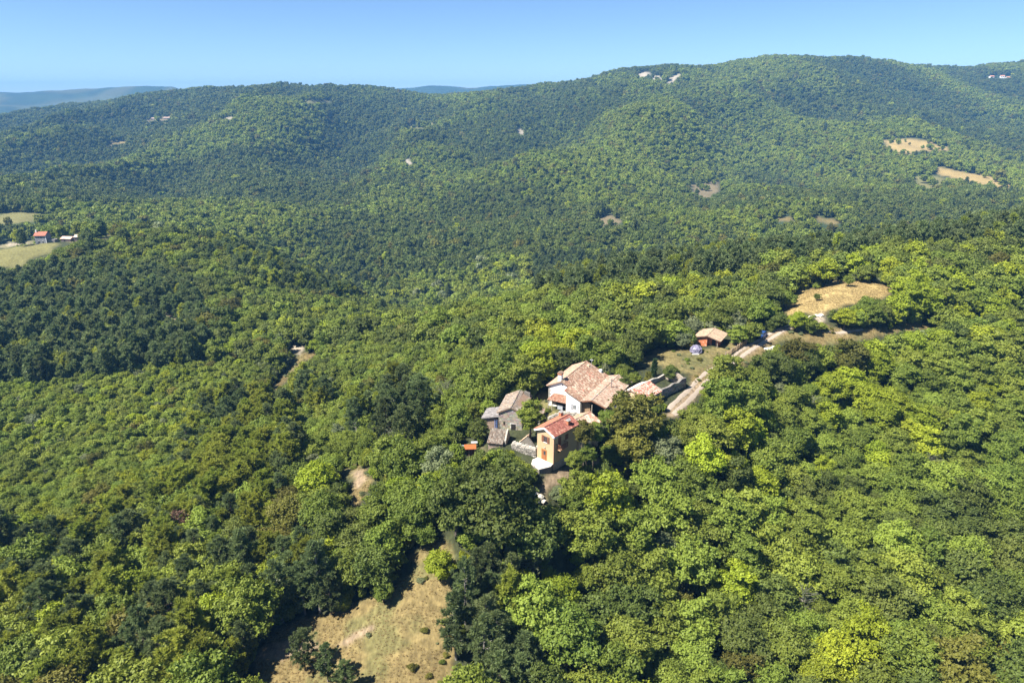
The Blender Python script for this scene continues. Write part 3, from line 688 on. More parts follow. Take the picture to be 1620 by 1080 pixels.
def tiles(mb, e0, e1, r1, r0, pal, w_=.24, l_=.36, seed=1, sag=0.0, rough=.015, hole=None, patch=None, skip=0.0):
    """courses of half-round tiles on the plane eave e0-e1, ridge r0-r1; each tile is an arch of three faces"""
    r = random.Random(seed)
    e0, e1, r0, r1 = map(Vector, (e0, e1, r0, r1))
    nu = max(2, int(((e1 - e0).length + (r1 - r0).length) / 2 / w_)); nv = max(2, int(((r0 - e0).length + (r1 - e1).length) / 2 / l_))
    nrm = (e1 - e0).cross(r0 - e0).normalized()
    if nrm.z < 0: nrm = -nrm
    def P(u, v):
        a = e0.lerp(e1, u); b = r0.lerp(r1, u); p = a.lerp(b, v)
        return p - nrm * (sag * math.sin(math.pi * u) * (.4 + .6 * math.sin(math.pi * v)))
    for i in range(nu):
        ju = r.uniform(-.1, .1)
        for j in range(nv):
            u0 = (i + .06 + ju * .3) / nu; u1 = (i + .94 + ju * .3) / nu; v0 = j / nv - .02; v1 = min(1, (j + 1.06) / nv)
            uc, vc = (u0 + u1) / 2, (v0 + v1) / 2
            if hole and hole(uc, vc): continue
            if skip and r.random() < skip: continue
            c = r.choice(pal); k = r.uniform(.78, 1.18)
            if patch: c = patch(uc, vc, c, r)
            c = tuple(min(.8, x * k) for x in c)
            h = .075; l0 = .035 + r.uniform(0, rough); l1 = .012 + r.uniform(0, rough)
            um = u0 * .7 + u1 * .3; un = u0 * .3 + u1 * .7
            A = [P(u0, v0), P(um, v0) + nrm * h, P(un, v0) + nrm * h, P(u1, v0)]
            B = [P(u0, v1), P(um, v1) + nrm * h * .8, P(un, v1) + nrm * h * .8, P(u1, v1)]
            A = [p + nrm * l0 for p in A]; B = [p + nrm * l1 for p in B]
            for q in range(3): mb.face([A[q], A[q + 1], B[q + 1], B[q]], c)
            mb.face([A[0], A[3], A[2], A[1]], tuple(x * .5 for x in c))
def ridge_caps(mb, a, b, pal, seed=5, r_=.13, l_=.4, sag=0):
    r = random.Random(seed); a = Vector(a); b = Vector(b); n = max(1, int((b - a).length / l_)); side = Vector((0, 0, 1)).cross(b - a).normalized()
    for i in range(n):
        p = a.lerp(b, i / n); q = a.lerp(b, min(1, (i + 1.1) / n)); z = -sag * math.sin(math.pi * i / n)
        c = tuple(x * r.uniform(.8, 1.15) for x in r.choice(pal)); up = Vector((0, 0, r_ * .8 + z)); dn = Vector((0, 0, -.02 + z))
        A = [p + side * r_ * 1.3 + dn, p + side * r_ * .6 + up, p - side * r_ * .6 + up, p - side * r_ * 1.3 + dn]
        B = [q + side * r_ * 1.2 + dn, q + side * r_ * .5 + up, q - side * r_ * .5 + up, q - side * r_ * 1.2 + dn]
        for k in range(3): mb.face([A[k], A[k + 1], B[k + 1], B[k]], c)
        mb.face(A, c)

PLASTER_Y = simple('plaster_yellow', (.47, .34, .195), noise=.07, scale=1.2, bump=.08)
PLASTER_W = simple('plaster_white', (.76, .74, .71), noise=.10, scale=1.5, bump=.08)
PLASTER_C = simple('plaster_cream', (.58, .44, .28), noise=.15, scale=1.5, bump=.1)
STONE = simple('stone_wall', (.36, .33, .28), noise=.45, scale=5.5, bump=.9, spots=((.17, .15, .12), 7.0, .58))
STONE_D = simple('stone_wall_dark', (.20, .18, .155), noise=.45, scale=5.0, bump=.9, spots=((.10, .10, .08), 6.0, .56))
STONE_P = simple('plaster_stone_patchy', (.37, .32, .255), noise=.3, scale=3.0, bump=.6, spots=((.26, .22, .175), 2.6, .55))
WHITE = simple('white_paint', (.78, .77, .76), noise=.04)
MORTAR = simple('roof_bed', (.24, .16, .11), noise=.2)
BRICK = simple('brick_chimney', (.42, .16, .08), noise=.25, scale=9, bump=.4)
WOOD = simple('wood_brown', (.20, .09, .05), noise=.25, scale=8, bump=.2)
WOODO = simple('wood_orange', (.42, .19, .06), noise=.2, scale=8, bump=.2)
WOODG = simple('wood_weathered', (.30, .26, .21), noise=.3, scale=8, bump=.2)
TIMBER = simple('timber_boards', (.33, .22, .13), noise=.35, scale=6, bump=.3)
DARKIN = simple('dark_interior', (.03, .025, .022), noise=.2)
GLASS, _n, _b = mat('window_glass'); _b.inputs['Base Color'].default_value = (.04, .05, .06, 1); _b.inputs['Roughness'].default_value = .08; _b.inputs['Specular IOR Level'].default_value = .6
STEEL = simple('galvanised_steel', (.55, .56, .58), rough=.5, metallic=.6, noise=.1)
RUST = simple('rusty_sheet', (.33, .10, .03), rough=.8, noise=.25, scale=3, spots=((.28, .10, .05), 3.0, .6))
GREYSHEET = simple('grey_sheet', (.34, .34, .36), rough=.7, noise=.2, scale=3)
MAROON = simple('maroon_boards', (.12, .04, .035), noise=.3, scale=4)
RENDERW = simple('terrace_slab', (.58, .52, .44), noise=.08, scale=1.5)
CLAYBRICK = attrmat('clay_block', rough=.9, noise=.15, scale=6, bump=.2)
CONC = simple('concrete', (.42, .40, .36), noise=.2, scale=3, bump=.2)
BLUE = simple('blue_paint', (.10, .18, .42), noise=.1)

def lp(o): return o
def house(name, x, y, z, deg, label, cat='house', group=None):
    return empty(name, (x, y, z), math.radians(deg), label, cat, group)
def stones(mb, x0, x1, z0, z1, y, nrm, seed, size=.42, col=((.42, .38, .32), (.34, .30, .25), (.48, .44, .38), (.28, .25, .21)), axis='x', top=None):
    """proud stones in the face of a wall; axis tells along which way the wall runs"""
    r = random.Random(seed); z = z0
    while z < z1 - .1:
        h = r.uniform(.22, .36) * size / .42; x = x0 + r.uniform(0, .2)
        while x < x1 - .12:
            w_ = r.uniform(.3, .65) * size / .42; xe = min(x + w_, x1); zt = top(.5 * (x + xe)) if top else z1
            if z + h * .6 < zt:
                d = r.uniform(.02, .06); c = tuple(v * r.uniform(.85, 1.15) for v in r.choice(col)); a, b = sorted((y, y + nrm * d))
                if nrm > 0: a += .002
                else: b -= .002
                if axis == 'x': mb.box(x + .02, xe - .02, a, b, z + .015, min(z + h - .02, zt), c)
                else: mb.box(a, b, x + .02, xe - .02, z + .015, min(z + h - .02, zt), c)
            x = xe
        z += h
STONEA = attrmat('stone_face', rough=.95, noise=.3, scale=7, bump=.5)

# ------------------------------------------------------------------ 1 yellow house (local x runs along the ridge away from the viewer, y to the left)
def yellow_house():
    t = house('yellow_house', 7.71, 112.51, .75, 47.3, 'tall narrow yellow house with dark red tile roof and white terrace')
    L, W, HE, HR = 7.2, 4.0, 5.85, 6.75
    m = MB(); m.prism([(0, -1.6), (W, -1.6), (W, HE), (W / 2, HR - .12), (0, HE)], 0, L); m.build('wall', PLASTER_Y, t)
    m = MB(); m.box(-.06, L, -.06, W + .06, -1.6, -.15); m.build('plinth', STONE, t)
    ov, fx = .5, -.42; k = (HR - HE) / (W / 2)
    m = MB(); m.slab([(fx, -ov, HE - ov * k + .16), (L, -ov, HE - ov * k + .16), (L, W / 2, HR + .16), (fx, W / 2, HR + .16)], .13)
    m.slab([(fx, W / 2, HR + .162), (L, W / 2, HR + .162), (L, W + ov, HE - ov * k + .162), (fx, W + ov, HE - ov * k + .162)], .13); rf = m.build('roof', MORTAR, t)
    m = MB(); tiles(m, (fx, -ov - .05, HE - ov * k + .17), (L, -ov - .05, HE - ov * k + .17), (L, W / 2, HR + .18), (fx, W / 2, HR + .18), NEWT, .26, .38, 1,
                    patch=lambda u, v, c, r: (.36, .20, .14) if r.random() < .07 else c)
    tiles(m, (fx, W + ov + .05, HE - ov * k + .17), (L, W + ov + .05, HE - ov * k + .17), (L, W / 2, HR + .18), (fx, W / 2, HR + .18), [(.33, .14, .085), (.37, .165, .10), (.30, .12, .075)], .26, .38, 2)  # sunlit slope: brightness put into the colour, orange against the darker shaded slope
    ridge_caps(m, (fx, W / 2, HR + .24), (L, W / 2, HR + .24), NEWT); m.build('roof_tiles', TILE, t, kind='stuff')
    for s in (0, 1):
        y0, y1 = ((-ov, W / 2), (W + ov, W / 2))[s]
        m = MB(); m.slab([(fx - .07, y0, HE - ov * k + .17), (fx + .02, y0, HE - ov * k + .17), (fx + .02, y1, HR + .17), (fx - .07, y1, HR + .17)], .3); m.build('verge_trim', WHITE, t)
    m = MB(); m.box(fx, .6, -.5, 0.1, HE - .36, HE - .28); m.build('gutter', WHITE, t)
    for (cx, cyy, zt) in ((4.4, .15, 7.1), (6.0, 3.2, 7.3)):
        m = MB(); m.box(cx, cx + .62, cyy, cyy + .55, 5.6, zt); c = m.build('chimney', BRICK, t)
        m = MB(); m.prism([(cyy - .1, zt + .003), (cyy + .65, zt + .003), (cyy + .275, zt + .4)], cx - .1, cx + .72); m.build('chimney_cap', CONC, c)
        if cyy < 1: continue
        m = MB(); m.slab([(cx - .25, cyy - .3, 5.75 + cyy * .45), (cx + .9, cyy - .3, 5.75 + cyy * .45), (cx + .9, cyy + .1, 5.95 + cyy * .45), (cx - .25, cyy + .1, 5.95 + cyy * .45)], .05) if cyy < 1 else m.box(cx - .08, cx + .7, cyy - .08, cyy + .63, 6.1, 6.2); m.build('flashing', CONC, c)
    # gable window with open shutters
    m = MB(); m.box(-.03, .02, 1.55, 2.35, 3.8, 5.0); wn = m.build('window', DARKIN, t)
    m = MB()
    for a in ((1.55, 1.62, 3.8, 5.0), (2.28, 2.35, 3.8, 5.0), (1.62, 2.28, 3.8, 3.87), (1.62, 2.28, 4.93, 5.0), (1.92, 1.98, 3.87, 4.93)): m.box(-.07, -.03, *a)
    m.build('frame', WOOD, wn)
    m = MB(); m.box(-.05, -.035, 1.64, 2.26, 3.89, 4.91); m.build('pane', GLASS, wn)
    for y0 in (1.02, 2.38):
        m = MB(); m.box(-.09, -.03, y0, y0 + .5, 3.75, 5.05)
        for i in range(9): m.box(-.12, -.09, y0 + .05, y0 + .45, 3.83 + i * .13, 3.91 + i * .13)
        m.build('shutter', WOOD, t)
    m = MB(); m.box(-.1, 0, 1.5, 2.4, 3.68, 3.76); m.build('sill', WHITE, t)
    # front door
    m = MB(); m.box(-.06, .01, 1.6, 2.9, 0, 2.2); m.build('door_surround', WOODO, t)
    m = MB(); m.box(-.12, -.06, 1.75, 2.4, .02, 2.05); m.box(-.09, -.061, 2.4, 2.75, .02, 2.05); d = m.build('door', simple('door_wood', (.28, .11, .04), noise=.2), t)
    m = MB(); m.box(-.14, -.12, 1.85, 2.28, 1.1, 1.9); m.build('pane', GLASS, d)
    m = MB(); m.box(-.22, -.0, 2.0, 2.2, 2.55, 2.7); m.build('wall_lamp', STEEL, t)
    # side: balcony and its door, window below, dark undercroft opening
    m = MB(); m.box(1.3, 2.15, -.05, .02, 2.85, 4.95); m.build('balcony_door', WOOD, t)
    m = MB(); m.box(.75, 3.0, -1.05, 0, 2.62, 2.78); b = m.build('balcony', simple('balcony_slab', (.55, .33, .18), noise=.1), t)
    m = MB()
    for i in range(15): m.box(.78 + i * .154, .82 + i * .154, -1.04, -1.0, 2.78, 3.68)
    for i in range(6): m.box(.76, .80, -1.0 + i * .17, -.96 + i * .17, 2.78, 3.68); m.box(2.95, 2.99, -1.0 + i * .17, -.96 + i * .17, 2.78, 3.68)
    m.box(.74, 3.01, -1.06, -.98, 3.68, 3.76); m.box(.74, .82, -.98, 0, 3.68, 3.76); m.box(2.93, 3.01, -.98, 0, 3.68, 3.76); m.build('railing', WOOD, b)
    m = MB(); m.box(1.3, 2.2, -.04, .01, 1.7, 2.35); m.build('window', DARKIN, t)
    m = MB(); m.box(3.4, 4.3, -.04, .01, 3.6, 4.7); m.build('window', WOOD, t)
    m = MB(); m.box(-.08, .03, -.08, .03, -1.0, 5.3); m.build('downpipe', simple('copper_pipe', (.48, .30, .2), noise=.1), t)
    # lower annex with old tiles behind
    a0, a1, w0, w1, he, hr = L, L + 6.4, -.45, W + .2, 4.0, 5.1
    m = MB(); m.prism([(w0, -1.5), (w1, -1.5), (w1, he), ((w0 + w1) / 2, hr - .1), (w0, he)], a0 + .003, a1); m.build('annex_wall', PLASTER_C, t)
    m = MB(); c = (w0 + w1) / 2
    m.slab([(a0 + .02, w0 - .35, he - .1), (a1 + .2, w0 - .35, he - .1), (a1 + .2, c, hr + .1), (a0 + .02, c, hr + .1)], .12); m.slab([(a0 + .02, c, hr + .101), (a1 + .2, c, hr + .101), (a1 + .2, w1 + .35, he - .1), (a0 + .02, w1 + .35, he - .1)], .12)
    m.build('annex_roof', MORTAR, t)
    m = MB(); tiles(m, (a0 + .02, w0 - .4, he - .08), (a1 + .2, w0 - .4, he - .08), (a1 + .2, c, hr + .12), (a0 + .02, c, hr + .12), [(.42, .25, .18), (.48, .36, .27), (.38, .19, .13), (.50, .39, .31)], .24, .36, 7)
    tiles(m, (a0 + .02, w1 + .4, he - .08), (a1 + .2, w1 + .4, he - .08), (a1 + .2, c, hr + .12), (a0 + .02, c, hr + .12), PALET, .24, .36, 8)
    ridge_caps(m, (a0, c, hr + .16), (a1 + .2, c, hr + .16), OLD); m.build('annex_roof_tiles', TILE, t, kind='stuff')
    return t
yellow_house()
m = MB(); m.prism([(-.08, 0), (-.08, 3.7), (-1.4, 3.9), (-2.8, 3.0), (-3.4, .6), (-1.2, -.3)], -.2, -.02, 'z')
tr = m.build('terrace', RENDERW, None); m = MB(); m.prism([(-.1, .05), (-.1, 3.65), (-1.35, 3.8), (-2.7, 2.95), (-3.3, .62), (-1.2, -.22)], -2.2, -.203, 'z'); m.build('retaining_wall', STONE_D, tr); tr.location = (7.71, 112.51, .75); tr.rotation_euler = (0, 0, math.radians(47.3)); tag(tr, 'white paved terrace slab in front of the yellow house door', 'terrace')
add_foot(8, 118, 5.2); add_foot(12.5, 121, 4.5); add_foot(4.5, 113, 2.6); add_foot(6, 115, 3)

# ------------------------------------------------------------------ 2 white house
def white_house():
    t = house('white_house', 8.01, 137.15, 1.72, 61, 'large white farmhouse under a broad weathered orange tile roof, white chimney')
    Lx = 13.6
    # y to the left; the house spreads to the right: y < 0
    yl, yr, yw = 0.0, -8.5, -5.26; hl, hr_, hR = 4.3, 3.35, 5.8; ry = -3.13
    kr = (hR - hr_) / (ry - yr); z_at = lambda y: hR - (ry - y) * kr if y < ry else hR - (y - ry) * (hR - hl) / (yl - ry)
    m = MB(); m.prism([(yw, -1.5), (yl, -1.5), (yl, hl), (ry, hR - .1), (yw, z_at(yw) - .1)], 0, Lx); m.prism([(yr, -1.5), (yw - .003, -1.5), (yw - .003, z_at(yw) - .1), (yr, hr_)], -2.26, Lx - .003)
    wl = m.build('wall', PLASTER_W, t)
    m = MB()
    for i in range(11): m.box(-.04, .01 + .35 * (i % 2), yl - (.55 if i % 2 else .3), yl + .03, .1 + i * .42, .46 + i * .42)
    m.build('quoin_stones', STONE, t)
    o = .35
    m = MB(); m.slab([(-.35, yl + o, z_at(yl + o) + .1), (Lx, yl + o, z_at(yl + o) + .1), (Lx, ry, hR + .1), (-.35, ry, hR + .1)], .14)
    m.slab([(-.35, ry, hR + .101), (Lx, ry, hR + .101), (Lx, yw - .3, z_at(yw - .3) + .1), (-.35, yw - .3, z_at(yw - .3) + .1)], .14)
    m.slab([(-2.51, yw - .3 + .7, z_at(yw + .4) + .098), (Lx, yw + .4, z_at(yw + .4) + .098), (Lx, yr - .2, z_at(yr - .2) + .098), (-2.51, yr - .2, z_at(yr - .2) + .098)], .14)
    m.build('roof', MORTAR, t)
    def pat(u, v, c, r):
        if r.random() < .03: return (.50, .17, .12)
        if abs(u - .4) < .3 and abs(v - .55) < .35 and r.random() < .13: return (.52, .41, .31)
        return c
    OR = [(0.262, 0.158, 0.106), (0.306, 0.202, 0.143), (0.233, 0.129, 0.090), (0.344, 0.252, 0.181), (0.276, 0.172, 0.113), (0.204, 0.114, 0.081), (0.359, 0.281, 0.210)]
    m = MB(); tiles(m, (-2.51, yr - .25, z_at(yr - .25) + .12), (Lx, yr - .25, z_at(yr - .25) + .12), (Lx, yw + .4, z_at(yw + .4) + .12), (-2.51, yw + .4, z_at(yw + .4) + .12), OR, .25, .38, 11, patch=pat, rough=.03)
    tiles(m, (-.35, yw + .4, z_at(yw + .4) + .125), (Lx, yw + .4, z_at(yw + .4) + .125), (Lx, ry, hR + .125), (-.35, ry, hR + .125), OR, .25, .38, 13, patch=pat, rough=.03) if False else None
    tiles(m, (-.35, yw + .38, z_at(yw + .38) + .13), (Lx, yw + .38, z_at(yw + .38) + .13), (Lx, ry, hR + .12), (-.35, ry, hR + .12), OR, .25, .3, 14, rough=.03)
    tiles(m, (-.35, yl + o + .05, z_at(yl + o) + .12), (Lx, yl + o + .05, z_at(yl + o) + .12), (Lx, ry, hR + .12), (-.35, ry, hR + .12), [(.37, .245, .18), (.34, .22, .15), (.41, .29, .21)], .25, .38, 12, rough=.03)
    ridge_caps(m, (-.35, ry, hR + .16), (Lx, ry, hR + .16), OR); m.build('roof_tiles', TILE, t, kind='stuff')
    m = MB(); m.box(.15, .95, -2.9, -2.1, 5.0, 7.2); c = m.build('chimney', PLASTER_W, t)
    m = MB(); m.box(.05, 1.05, -3.0, -2.0, 7.203, 7.6); m.build('chimney_top', BRICK, c)
    m = MB(); m.prism([(-3.05, 7.603), (-1.95, 7.603), (-2.5, 7.9)], 0, 1.1); m.build('chimney_cap', TILE if False else MORTAR, c)
    m = MB(); m.box(-.02, .01, -3.5, -3.2, 4.85, 5.2); m.build('vent_window', DARKIN, t)
    m = MB(); m.box(-.05, .01, -2.6, -1.4, 2.6, 3.9); m.build('blind_window', simple('white_blind', (.7, .69, .67), noise=.03), t)
    # window with white open shutters in the wing
    m = MB(); m.box(-2.29, -2.24, -7.65, -6.95, 1.1, 2.2); wn = m.build('window', DARKIN, t)
    m = MB()
    for a in ((-7.65, -7.58, 1.1, 2.2), (-7.02, -6.95, 1.1, 2.2), (-7.58, -7.02, 1.1, 1.17), (-7.58, -7.02, 2.13, 2.2), (-7.33, -7.27, 1.17, 2.13)): m.box(-2.34, -2.29, *a)
    m.build('frame', WHITE, wn)
    m = MB(); m.box(-2.32, -2.305, -7.57, -7.03, 1.18, 2.12); m.build('pane', GLASS, wn)
    for y0 in (-8.15, -6.9):
        m = MB(); m.box(-2.34, -2.28, y0, y0 + .48, 1.0, 2.28); m.build('shutter', simple('pale_blue_paint', (.50, .55, .58), noise=.08) if y0 < -7 else GREYSHEET, t)
    # porch with its own small tiled roof
    m = MB(); m.slab([(-2.3, -.8, 2.0), (-2.3, -5.25, 2.0), (-.003, -5.25, 2.75), (-.003, -1.4, 2.75)], .12); pr = m.build('porch_roof', MORTAR, t)
    m = MB(); tiles(m, (-2.35, -.75, 2.01), (-2.35, -5.25, 2.01), (-.02, -5.25, 2.77), (-.02, -1.4, 2.77), [(.38, .21, .14), (.34, .17, .11), (.43, .28, .20)], .24, .36, 21); m.build('porch_roof_tiles', TILE, t, kind='stuff')
    for y0 in (-1.0, -1.9): m = MB(); m.box(-2.2, -2.05, y0 - .07, y0 + .07, -1, 1.95); m.build('porch_post', WOODG, t)
    m = MB(); m.box(-.03, -.004, -5.2, -.9, .05, 2.0); m.build('porch_opening', DARKIN, t)
    m = MB(); m.box(-1.7, -1.55, -4.2, -3.0, .0, 1.05); m.build('porch_screen', simple('porch_cloth', (.35, .37, .40), noise=.15), t)
    # antenna and ridge vents
    m = MB(); m.bar((12.1, -4.9, 4.9), (12.1, -4.9, 7.4), .04); m.bar((11.7, -4.9, 7.2), (12.5, -4.9, 7.2), .03); m.bar((12.1, -5.3, 7.0), (12.1, -4.5, 7.0), .03); m.build('antenna', STEEL, t)
    m = MB(); m.box(11.6, 12.1, -4.5, -4.0, 5.0, 5.8); m.build('chimney', PLASTER_C, t)
    m = MB(); m.box(12.5, 13.2, -7.2, -6.6, 3.9, 4.8); m.build('chimney', WHITE, t)
    # open timber barn against the right side, gable roof of pale tiles
    b0, b1 = yr - .02, yr - 5.6; rb = yr - 2.6; hb0, hbr, hb1 = 3.0, 3.95, 3.0; f0 = -2.3
    k2 = lambda y: hbr - (rb - y) * (hbr - hb1) / (rb - b1)
    m = MB(); m.slab([(f0, b0, hb0 + .3), (Lx, b0, hb0 + .3), (Lx, rb, hbr + .1), (f0, rb, hbr + .1)], .12); m.slab([(f0, rb, hbr + .101), (Lx, rb, hbr + .101), (Lx, b1 - .2, k2(b1 - .2) + .1), (f0, b1 - .2, k2(b1 - .2) + .1)], .12)
    m.build('barn_roof', MORTAR, t)
    PB = [(0.314, 0.223, 0.165), (0.359, 0.274, 0.209), (0.285, 0.187, 0.135), (0.256, 0.158, 0.112), (0.382, 0.304, 0.239)]
    m = MB(); tiles(m, (f0, b0, hb0 + .32), (Lx, b0, hb0 + .32), (Lx, rb, hbr + .12), (f0, rb, hbr + .12), PB, .25, .38, 31, rough=.03); tiles(m, (f0, b1 - .25, k2(b1 - .2) + .12), (Lx, b1 - .25, k2(b1 - .2) + .12), (Lx, rb, hbr + .12), (f0, rb, hbr + .12), PB, .25, .38, 32, rough=.03)
    ridge_caps(m, (f0, rb, hbr + .16), (Lx, rb, hbr + .16), PB); m.build('barn_roof_tiles', TILE, t, kind='stuff')
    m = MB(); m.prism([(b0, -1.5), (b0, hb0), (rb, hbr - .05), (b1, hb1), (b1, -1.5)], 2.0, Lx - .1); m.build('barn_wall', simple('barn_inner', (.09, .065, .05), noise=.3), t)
    for i in range(9): m = MB(); m.box(-1.35, -1.3, b0 - .15 - i * .2 - .17, b0 - .15 - i * .2, -.8, 2.8); m.build('board', TIMBER, t)
    for y0 in (b0 - .08, rb, b1 + .1): m = MB(); m.box(f0 + .2, f0 + .36, y0 - .08, y0 + .08, -1.2, 2.9); m.build('barn_post', WOODG, t)
    m = MB(); m.slab([(f0 - .06, b0, hb0 + .26), (f0, b0, hb0 + .26), (f0, rb, hbr + .06), (f0 - .06, rb, hbr + .06)], .2); m.slab([(f0 - .06, rb, hbr + .061), (f0, rb, hbr + .061), (f0, b1 - .2, k2(b1 - .2) + .06), (f0 - .06, b1 - .2, k2(b1 - .2) + .06)], .2); m.build('barn_fascia', WOOD, t)
    m = MB(); m.bar((6.5, rb - .9, 3.3), (6.5, rb - .9, 5.6), .11, 8); m.bar((6.5, rb - .9, 5.6), (6.5, rb - .9, 5.8), .18, 8); m.build('stove_pipe', simple('pipe_dull', (.28, .22, .2), noise=.2), t)
    return t
white_house()
for q in ((10.5, 137), (14, 142), (17, 146), (15, 134.5), (19, 139), (22, 144), (18, 132.5), (21.5, 136.5), (24.5, 142)): add_foot(q[0], q[1], 4.6)
# cream parasol under the barn eaves
t = empty('parasol', (*G(969, 655)[:2], G(969, 655)[2]), 0, 'cream parasol open beside the white farmhouse barn', 'parasol')
m = MB(); A = [(1.9 * math.cos(i * math.pi / 4), 1.9 * math.sin(i * math.pi / 4), 2.15) for i in range(8)]
for i in range(8): m.face([A[i], A[(i + 1) % 8], (0, 0, 2.75)]); m.face([A[i], (A[i][0], A[i][1], 2.0), (A[(i + 1) % 8][0], A[(i + 1) % 8][1], 2.0), A[(i + 1) % 8]])
m.build('canopy', simple('parasol_cloth', (.70, .56, .46), noise=.05), t)
m = MB(); m.bar((0, 0, -.3), (0, 0, 2.7), .04); m.build('pole', WOODG, t)

# ------------------------------------------------------------------ 3 old stone house
def stone_house():
    t = house('stone_farmhouse', -2.75, 127.36, .24, 77.4, 'derelict grey stone house with sagging roof and dark doorway')
    L, W, hl, hr_, hR = 9.0, 4.93, 3.95, 4.3, 5.3; ry = -2.65
    m = MB(); m.prism([(-W, -1.5), (0, -1.5), (0, hl), (ry, hR - .12), (-W, hr_)], 0, L); m.build('wall', STONE_P, t)
    m = MB(); stones(m, -W, 0, .0, hR, -.0, -1, 3, axis='y', top=lambda y: (hl + (hR - hl) * (y / ry) if y > ry else hR - (ry - y) * (hR - hr_) / (W + ry)) - .15, size=.5, col=((.37, .32, .26), (.41, .36, .29), (.33, .28, .23)))
    m.build('stone_facing', STONEA, t, kind='stuff')
    k = (hR - hr_) / (W + ry)
    m = MB(); m.slab([(-.3, .35, hl - .05), (L, .35, hl - .05), (L, ry, hR + .05), (-.3, ry, hR + .05)], .12); m.slab([(-.3, ry, hR + .051), (L, ry, hR + .051), (L, -W - .3, hr_ - .15), (-.3, -W - .3, hr_ - .15)], .12); m.build('roof', MORTAR, t)
    hole = lambda u, v: (u > .74 + .08 * math.sin(v * 9) and v < .75 and u < .97)
    m = MB(); tiles(m, (-.3, .4, hl - .02), (L, .4, hl - .02), (L, ry, hR + .1), (-.3, ry, hR + .1), GREYT + [(.36, .27, .20), (.32, .23, .16)], .25, .36, 41, sag=.12, rough=.06, skip=.03)
    tiles(m, (-.3, -W - .35, hr_ - .12), (L, -W - .35, hr_ - .12), (L, ry, hR + .1), (-.3, ry, hR + .1), GREYT, .25, .36, 42, sag=.22, rough=.06, skip=.03, hole=hole)
    ridge_caps(m, (-.3, ry, hR + .16), (L, ry, hR + .16), GREYT, sag=.1); m.build('roof_tiles', TILE, t, kind='stuff')
    m = MB(); m.prism([(-W - .02, hr_ - .2), (-W + 1.3, hr_ + .45), (-W + 1.2, hr_ + 1.3), (-W - .02, hr_ + .9)], L - 1.0, L - .55); m.build('broken_wall', STONE_D, t)
    # right annex, lower, roof falling to the right
    m = MB(); m.prism([(-W - 3.2, -1.5), (-W - .003, -1.5), (-W - .003, 3.3), (-W - 3.2, 2.2)], 2.5, 7.0); m.build('annex_wall', STONE, t)
    m = MB(); m.slab([(2.3, -W, 3.42), (7.2, -W, 3.42), (7.2, -W - 3.5, 2.2), (2.3, -W - 3.5, 2.2)], .12); m.build('annex_roof', MORTAR, t)
    m = MB(); tiles(m, (2.3, -W - 3.5, 2.24), (7.2, -W - 3.5, 2.24), (7.2, -W, 3.45), (2.3, -W, 3.45), GREYT + OLD[:3], .25, .36, 43, rough=.06, skip=.04); m.build('annex_roof_tiles', TILE, t, kind='stuff')
    # doorway
    m = MB(); m.box(-.05, .02, -3.75, -2.4, 0, 1.85); m.build('doorway_frame', simple('whitewash', (.66, .62, .58), noise=.15), t)
    m = MB(); m.box(-.09, -.05, -3.62, -2.62, .0, 1.62); m.build('doorway', DARKIN, t)
    m = MB(); m.box(-.1, .02, -1.3, -1.02, 1.3, 2.0); m.build('slit_window', DARKIN, t)
    # lean-to on the left
    m = MB(); m.box(.9, 5.2, .003, 3.5, -1.5, 1.9); m.build('lean_to_wall', simple('rubble_brown', (.30, .22, .17), noise=.4, scale=5, bump=.8), t)
    m = MB(); m.slab([(.5, .05, 2.75), (5.6, .05, 2.75), (5.6, 3.8, 1.95), (.5, 3.8, 1.95)], .1); lr = m.build('lean_to_roof', simple('grey_slabs', (.27, .255, .25), noise=.3, scale=4, bump=.5), t)
    m = MB(); tiles(m, (.5, 3.8, 1.97), (5.6, 3.8, 1.97), (5.6, .05, 2.77), (.5, .05, 2.77), [(.21, .195, .19), (.25, .23, .22), (.17, .155, .15)], .3, .42, 44, rough=.03, skip=.03); m.build('lean_to_roof_tiles', TILE, t, kind='stuff')
    m = MB(); m.box(.86, .9, .3, .95, 0, 1.7); m.build('lean_to_doorway', DARKIN, t)
    return t
stone_house()
for q in ((0, 129), (.5, 133), (5, 131), (-5, 129)): add_foot(q[0], q[1], 4)
lx, ly, lz = -3.55, 126.6, .3
t = empty('ladder', (lx, ly, lz), 0, 'blue ladder leaning on the derelict stone house lean-to', 'ladder')
for s in (0, .45):
    m = MB(); m.bar((s, 0, -.3), (s, .55, 2.3), .05); m.build('rail', BLUE, t)
for i in range(7):
    m = MB(); m.bar((0, .09 + .065 * i, .15 + i * .3), (.45, .09 + .065 * i, .15 + i * .3), .035); m.build('rung', BLUE, t)

